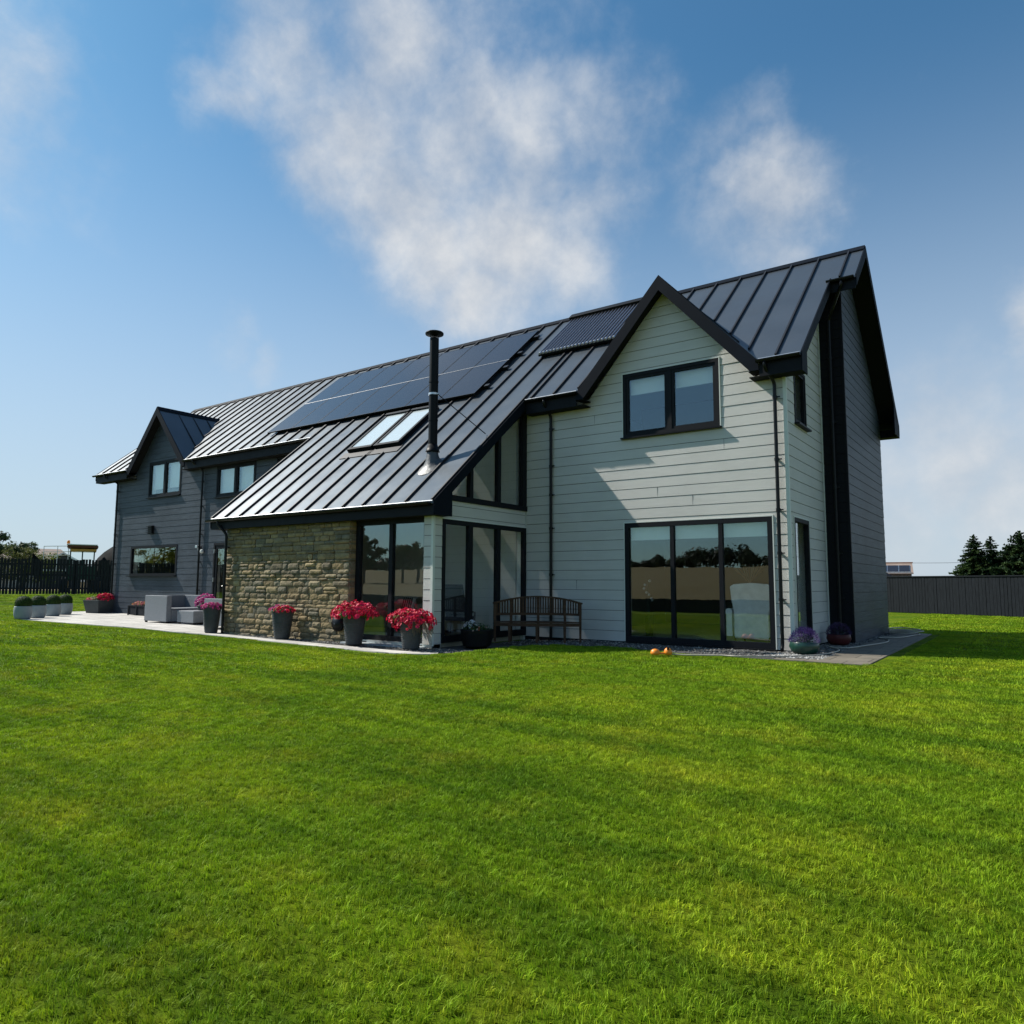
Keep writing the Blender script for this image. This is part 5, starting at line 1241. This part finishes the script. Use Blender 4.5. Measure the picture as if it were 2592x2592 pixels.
def conifer(loc, h, r, label, seed, droop=.22, tier=34, group='conifers beyond the grey fence', fluffy=0):
    t = tag(empty('conifer_tree', loc), label, 'tree', group); rr = random.Random(seed)
    g = MB(); g.tube([(0, 0, -.2), (0, 0, h * .5), (0, 0, h * .97)], [h * .03, h * .018, h * .004], 8); g.build('trunk', M['bark'], t)
    mb = MB(); mb.c = []; pal = [(.028, .060, .022), (.045, .085, .025), (.02, .045, .02), (.06, .10, .03)]
    for i in range(tier):
        f = i / (tier - 1); z = h * (.10 + .86 * f); R_ = r * (1 - f) ** .8 * rr.uniform(.85, 1.1) + .08; nb = max(7, int(18 * (1 - f) + 7))
        for k in range(nb):
            a = rr.uniform(0, 6.283); L_ = R_ * rr.uniform(.75, 1.12); tip = Vector((math.cos(a) * L_, math.sin(a) * L_, -L_ * droop + rr.uniform(-.05, .12) + (.25 * L_ if f > .8 else 0)))
            c0 = rr.choice(pal)
            nseg = max(3, int(L_ / .13))
            for s_ in range(nseg):
                q = (s_ + .7) / nseg; p = Vector((0, 0, z)) + tip * q; w_ = .26 * L_ * (1 - q * .75) + .05
                for _ in range(13 + 2 * fluffy):
                    dv = Vector((rr.uniform(-1, 1), rr.uniform(-1, 1), rr.uniform(-.5, .5 + fluffy * .1))); sd_ = dv.normalized() * w_ * rr.uniform(.6, 1.2)
                    t2 = Vector((-dv.y, dv.x, rr.uniform(-.3, .3))).normalized() * .06
                    mb.add([p - t2, p + t2, p + sd_], [(0, 1, 2)]); kk = rr.uniform(.7, 1.3); mb.c.extend([tuple(v * kk for v in c0)] * 3)
    mb.build('crown', M['leaf'], t); return t
conifer(at(-3.05, 58, 0), 4.85, 2.15, 'full conical spruce, leftmost beyond the grey fence', 11)
conifer(at(-2.1, 59, 0), 4.75, 1.85, 'narrower spruce with a bare spiky top, second beyond the grey fence', 12, tier=30)
conifer(at(-.5, 58, 0), 5.0, 2.7, 'broad feathery grey green pine at the right edge beyond the grey fence', 13, droop=-.15, fluffy=3)
conifer(at(2.3, 60, 0), 5.0, 2.2, 'dark spruce just outside the right edge beyond the grey fence', 14)
for i, (x, y, h_) in enumerate(((-50, -7.5, 4.2), (-51, -11, 4.6), (-50, -14.5, 4.0), (-52, -18.5, 4.4), (-50, -4.5, 3.6))):
    tree((x, y, .5), h_, 2.2, ['lime green hedge bush beyond the fence, mirrored at the left of the kitchen window', 'tallest lime green hedge bush mirrored in the kitchen window', 'lime green hedge bush mirrored at the right of the kitchen window', 'broad lime green hedge bush farthest along the black fence', 'low lime green hedge bush nearest the tree by the fence'][i], 80 + i, [(.20, .22, .02), (.26, .26, .03)], 'lime green bushes beyond the long fence', size=.14, leafn=2200, low=.05, name='shrub', cat='shrub')
# trees standing behind the photographer, seen mirrored in the panes
def mirror(az, dist, yp): p = polar(az, dist); return Vector((p.x, 2 * yp - p.y, 0))
for i, (az, dist, h, cr, lb) in enumerate(((-47.3, 150, 10.0, 3.8, 'dark full tree on the field ridge reflected in the left door pane'), (-44.3, 150, 9.0, 2.6, 'thin topped tree on the ridge reflected in the right door pane'), (-43.2, 152, 8.5, 3.2, 'round tree on the ridge at the right edge of the right door pane'))):
    p = mirror(az, dist, -3.23); p.z = HG(p.x, p.y); tree(p, h, cr, lb, 70 + i, [(.03, .045, .02), (.045, .06, .025)], 'trees on the field ridge', size=.35, leafn=3500)
mb = MB(); mb.c = []; rr = random.Random(99)
for k in range(430):
    x = -420 + k * 2.05 + rr.uniform(-2, 2); y = -345 + rr.uniform(-12, 8); hh = 7.0 + 8 * noise.noise(Vector((k * .045, 1, 2))) + rr.uniform(-1.5, 2.5); c = Vector((x, y, HG(x, y) + hh * .5)); col = rr.choice([(.035, .05, .03), (.05, .065, .035), (.028, .04, .028)])
    leaves(mb, mb.c, 110, lambda q: (lambda v: (c + Vector((v.x * 4.4, v.y * 3, v.z * hh * .5)), v))(Vector((q.gauss(0, 1), q.gauss(0, 1), q.gauss(0, 1))).normalized() * q.uniform(.3, 1)), 1.4, [col], rr)
tag(mb.build('far_wood', M['leaf']), 'dark line of far woodland along the top of the stubble field', kind='stuff')

# ================================================================== neighbouring buildings
# brown roofed bungalow, left
p = at(-69.2, 92, .5); t = tag(empty('bungalow', p, R(69.2 + 90 - 76)), 'low cream bungalow with a brown tiled roof beyond the black fence', 'house')
t.rotation_euler.z = math.radians(69.3)
g = MB(); g.box(-3.4, 3.0, -3, 3, 0, 3.0); g.build('wall', M['render'], t)
g = MB(); ov = .5; g.prism([(-3.4 - ov, -3 - ov, 2.95), (3 + ov, -3 - ov, 2.95), (3 + ov, 3 + ov, 2.95), (-3.4 - ov, 3 + ov, 2.95)], [(-1.9, 0, 4.25), (2.2, 0, 4.25), (2.2, .02, 4.25), (-1.9, .02, 4.25)]); g.build('roof', M['browntile'], t)
g = MB(); g.box(-1.5, -1.1, -.2, .2, 4.0, 4.75); g.box(-1.45, -1.33, -.06, .06, 4.75, 4.95); g.build('chimney', M['browntile'], t)
p = at(-67.7, 88, .5); t = tag(empty('garage', p, R(69.3)), 'small gabled outbuilding with grey bargeboards beside the bungalow', 'garage')
g = MB(); g.prism([(-1.7, -2, 0), (1.7, -2, 0), (1.7, -2, 2.6), (0, -2, 3.55), (-1.7, -2, 2.6)], [(-1.7, 2, 0), (1.7, 2, 0), (1.7, 2, 2.6), (0, 2, 3.55), (-1.7, 2, 2.6)]); g.build('wall', M['potgrey'], t)
for s_ in (-1, 1):
    g = MB(); q = [(0, 3.72), (s_ * 2.1, 2.5), (s_ * 2.1, 2.36), (0, 3.56)]; g.prism([(a, -2.2, b) for a, b in q], [(a, 2.2, b) for a, b in q]); g.build('roof', M['browntile'], t)
    g = MB(); q = [(0, 3.74), (s_ * 2.12, 2.5), (s_ * 2.12, 2.36), (0, 3.58)]; g.prism([(a, -2.24, b) for a, b in q], [(a, -2.21, b) for a, b in q]); g.build('bargeboard', M['white'], t)
# farm machine behind the fence
p = at(-66.55, 60, .5); t = tag(empty('farm_tractor', p, R(66.5)), 'farm machine with a brown canopy, yellow band and grey guard rails behind the black fence', 'tractor')
g = MB(); g.box(-.95, .95, -1.1, 1.3, 3.13, 3.32); g.build('cab_roof', M['rust'], t, bevel=.06)
g = MB(); g.box(-.98, .90, -1.15, 1.35, 3.32, 3.40); g.build('roof_skin', M['white'], t, bevel=.03)
g = MB(); g.box(-.75, .85, -.98, 1.2, 2.90, 3.07); g.build('canopy_band', M['yellow'], t, bevel=.03)
for a in (-.72, .0, .72): g = MB(); g.box(a - .04, a + .04, -.95, -.87, 1.3, 3.13); g.build('cab_post', M['green'], t)
g = MB(); g.box(-.68, -.04, -.93, -.90, 1.9, 2.88); g.box(.04, .68, -.93, -.90, 1.9, 2.88); g.build('cab_glass', M['glass'], t)
g = MB(); g.box(-.85, .85, -2.4, 1.2, .9, 1.85); g.build('body', M['green'], t, bevel=.08)
for a in (-.95, .95):
    for b, r_ in ((-1.9, .55), (.7, .85)):
        g = MB(); g.tube([(a - .2, b, r_), (a + .2, b, r_)], r_, 28); wh = g.build('wheel', M['black'], t); g = MB(); g.tube([(a - .22, b, r_), (a + .22, b, r_)], r_ * .5, 20); g.build('rim', M['yellow'], wh)
for zz in (2.62, 2.86, 3.25): g = MB(); g.tube([(-2.3, -.9, zz - .06), (-.75, -.9, zz)], .022, 6); g.build('guard_rail', M['alu'], t)
for a in (-2.3, -1.5, -.85): g = MB(); g.tube([(a, -.9, 1.6), (a, -.9, 3.2)], .022, 6); g.build('rail_post', M['alu'], t)
g = MB(); g.box(-2.4, -.8, -1.0, 1.0, 1.5, 1.6); g.build('platform', M['alu'], t)
g = MB(); g.lathe([(.09, 3.40), (.10, 3.5), (.08, 3.62), (.02, 3.66)], (-.88, -.9, 0), 12); g.build('beacon', M['orange'], t, smooth=True)
g = MB(); g.prism([(-3.0, -.6, 1.2), (-2.3, -.6, 1.2), (-2.45, -.6, 2.2), (-2.95, -.6, 2.75)], [(-3.0, -.2, 1.2), (-2.3, -.2, 1.2), (-2.45, -.2, 2.2), (-2.95, -.2, 2.75)]); g.build('mudguard', M['tank'], t)
# black sheeted dome
p = at(-63.3, 62, .45); t = tag(empty('covered_heap', p), 'large rounded heap under black sheeting between the farm machine and the house', 'heap')
g = MB(); vs = []; fs = []; n = 28; rr = random.Random(8)
for j in range(10):
    u = j / 9 * math.pi / 2
    for k in range(n):
        a = 2 * math.pi * k / n; q = 1 + .02 * noise.noise(Vector((math.cos(a) * 3, math.sin(a) * 3, j * .6))); vs.append((3.3 * q * math.cos(u) * math.cos(a), 3.3 * q * math.cos(u) * math.sin(a), 3.85 * q * math.sin(u) ** .9 if u > 0 else 0))
for j in range(9):
    for k in range(n): fs.append((j * n + k, j * n + (k + 1) % n, (j + 1) * n + (k + 1) % n, (j + 1) * n + k))
g.add(vs, fs); g.build('sheeting', M['tank'], t, smooth=True)
# right: terracotta roofed building with a solar array
p = at(-7.45, 72, 0); t = tag(empty('farmhouse', p, R(7.4)), 'low brown roofed building with terracotta ridge and solar panels beyond the grey fence', 'house')
g = MB(); g.box(-2.2, .85, 0, 4, 0, 2.4); g.build('wall', M['browntile'], t)
g = MB(); g.prism([(-2.3, -.2, 2.3), (1.0, -.2, 2.3), (.95, 2.0, 3.25), (-2.3, 2.0, 3.25)], [(-2.3, -.2, 2.36), (1.0, -.2, 2.36), (.95, 2.0, 3.33), (-2.3, 2.0, 3.33)]); g.build('roof', M['browntile'], t)
g = MB(); g.box(-2.3, 1.0, 1.9, 2.2, 3.30, 3.40); g.build('ridge_tiles', M['terracotta'], t)
for k in range(3): g = MB(); x0 = -1.9 + k * .9; g.prism([(x0 - .05, .02, 2.44), (x0 + .87, .02, 2.44), (x0 + .87, 1.38, 3.05), (x0 - .05, 1.38, 3.05)], [(x0 - .05, .02, 2.49), (x0 + .87, .02, 2.49), (x0 + .87, 1.38, 3.1), (x0 - .05, 1.38, 3.1)]); g.build('panel_frame', M['alu'], t); g = MB(); g.prism([(x0, .1, 2.50), (x0 + .82, .1, 2.50), (x0 + .82, 1.3, 3.05), (x0, 1.3, 3.05)], [(x0, .1, 2.55), (x0 + .82, .1, 2.55), (x0 + .82, 1.3, 3.10), (x0, 1.3, 3.10)]); g.build('solar_panel', M['solar'], t)
g = MB(); g.box(-2.2, .9, -.15, -.05, 2.38, 2.44); g.build('gutter', M['potpale'], t)
p = at(-8.9, 68, 0); t = tag(empty('shed', p, R(8.9)), 'dark grey pitched roof shed just right of the house end', 'shed')
g = MB(); g.box(-1.5, .95, 0, 3, 0, 2.0); g.build('wall', M['potgrey'], t)
g = MB(); g.prism([(-1.7, -.2, 1.95), (1.3, -.2, 1.95), (1.3, 3.2, 1.95), (-1.7, 3.2, 1.95)], [(-1.7, 1.5, 2.9), (.0, 1.5, 2.9), (.0, 1.52, 2.9), (-1.7, 1.52, 2.9)]); g.build('roof', M['slate'], t)
a, b = at(-14, 60, 3.2), at(8, 60, 3.62); n = 24; g = MB()
g.tube([a.lerp(b, k / n) - Vector((0, 0, .5 * math.sin(math.pi * k / n))) for k in range(n + 1)], .012, 5); tag(g.build('overhead_wire', M['black']), 'thin overhead wire crossing the sky right of the house', 'wire')
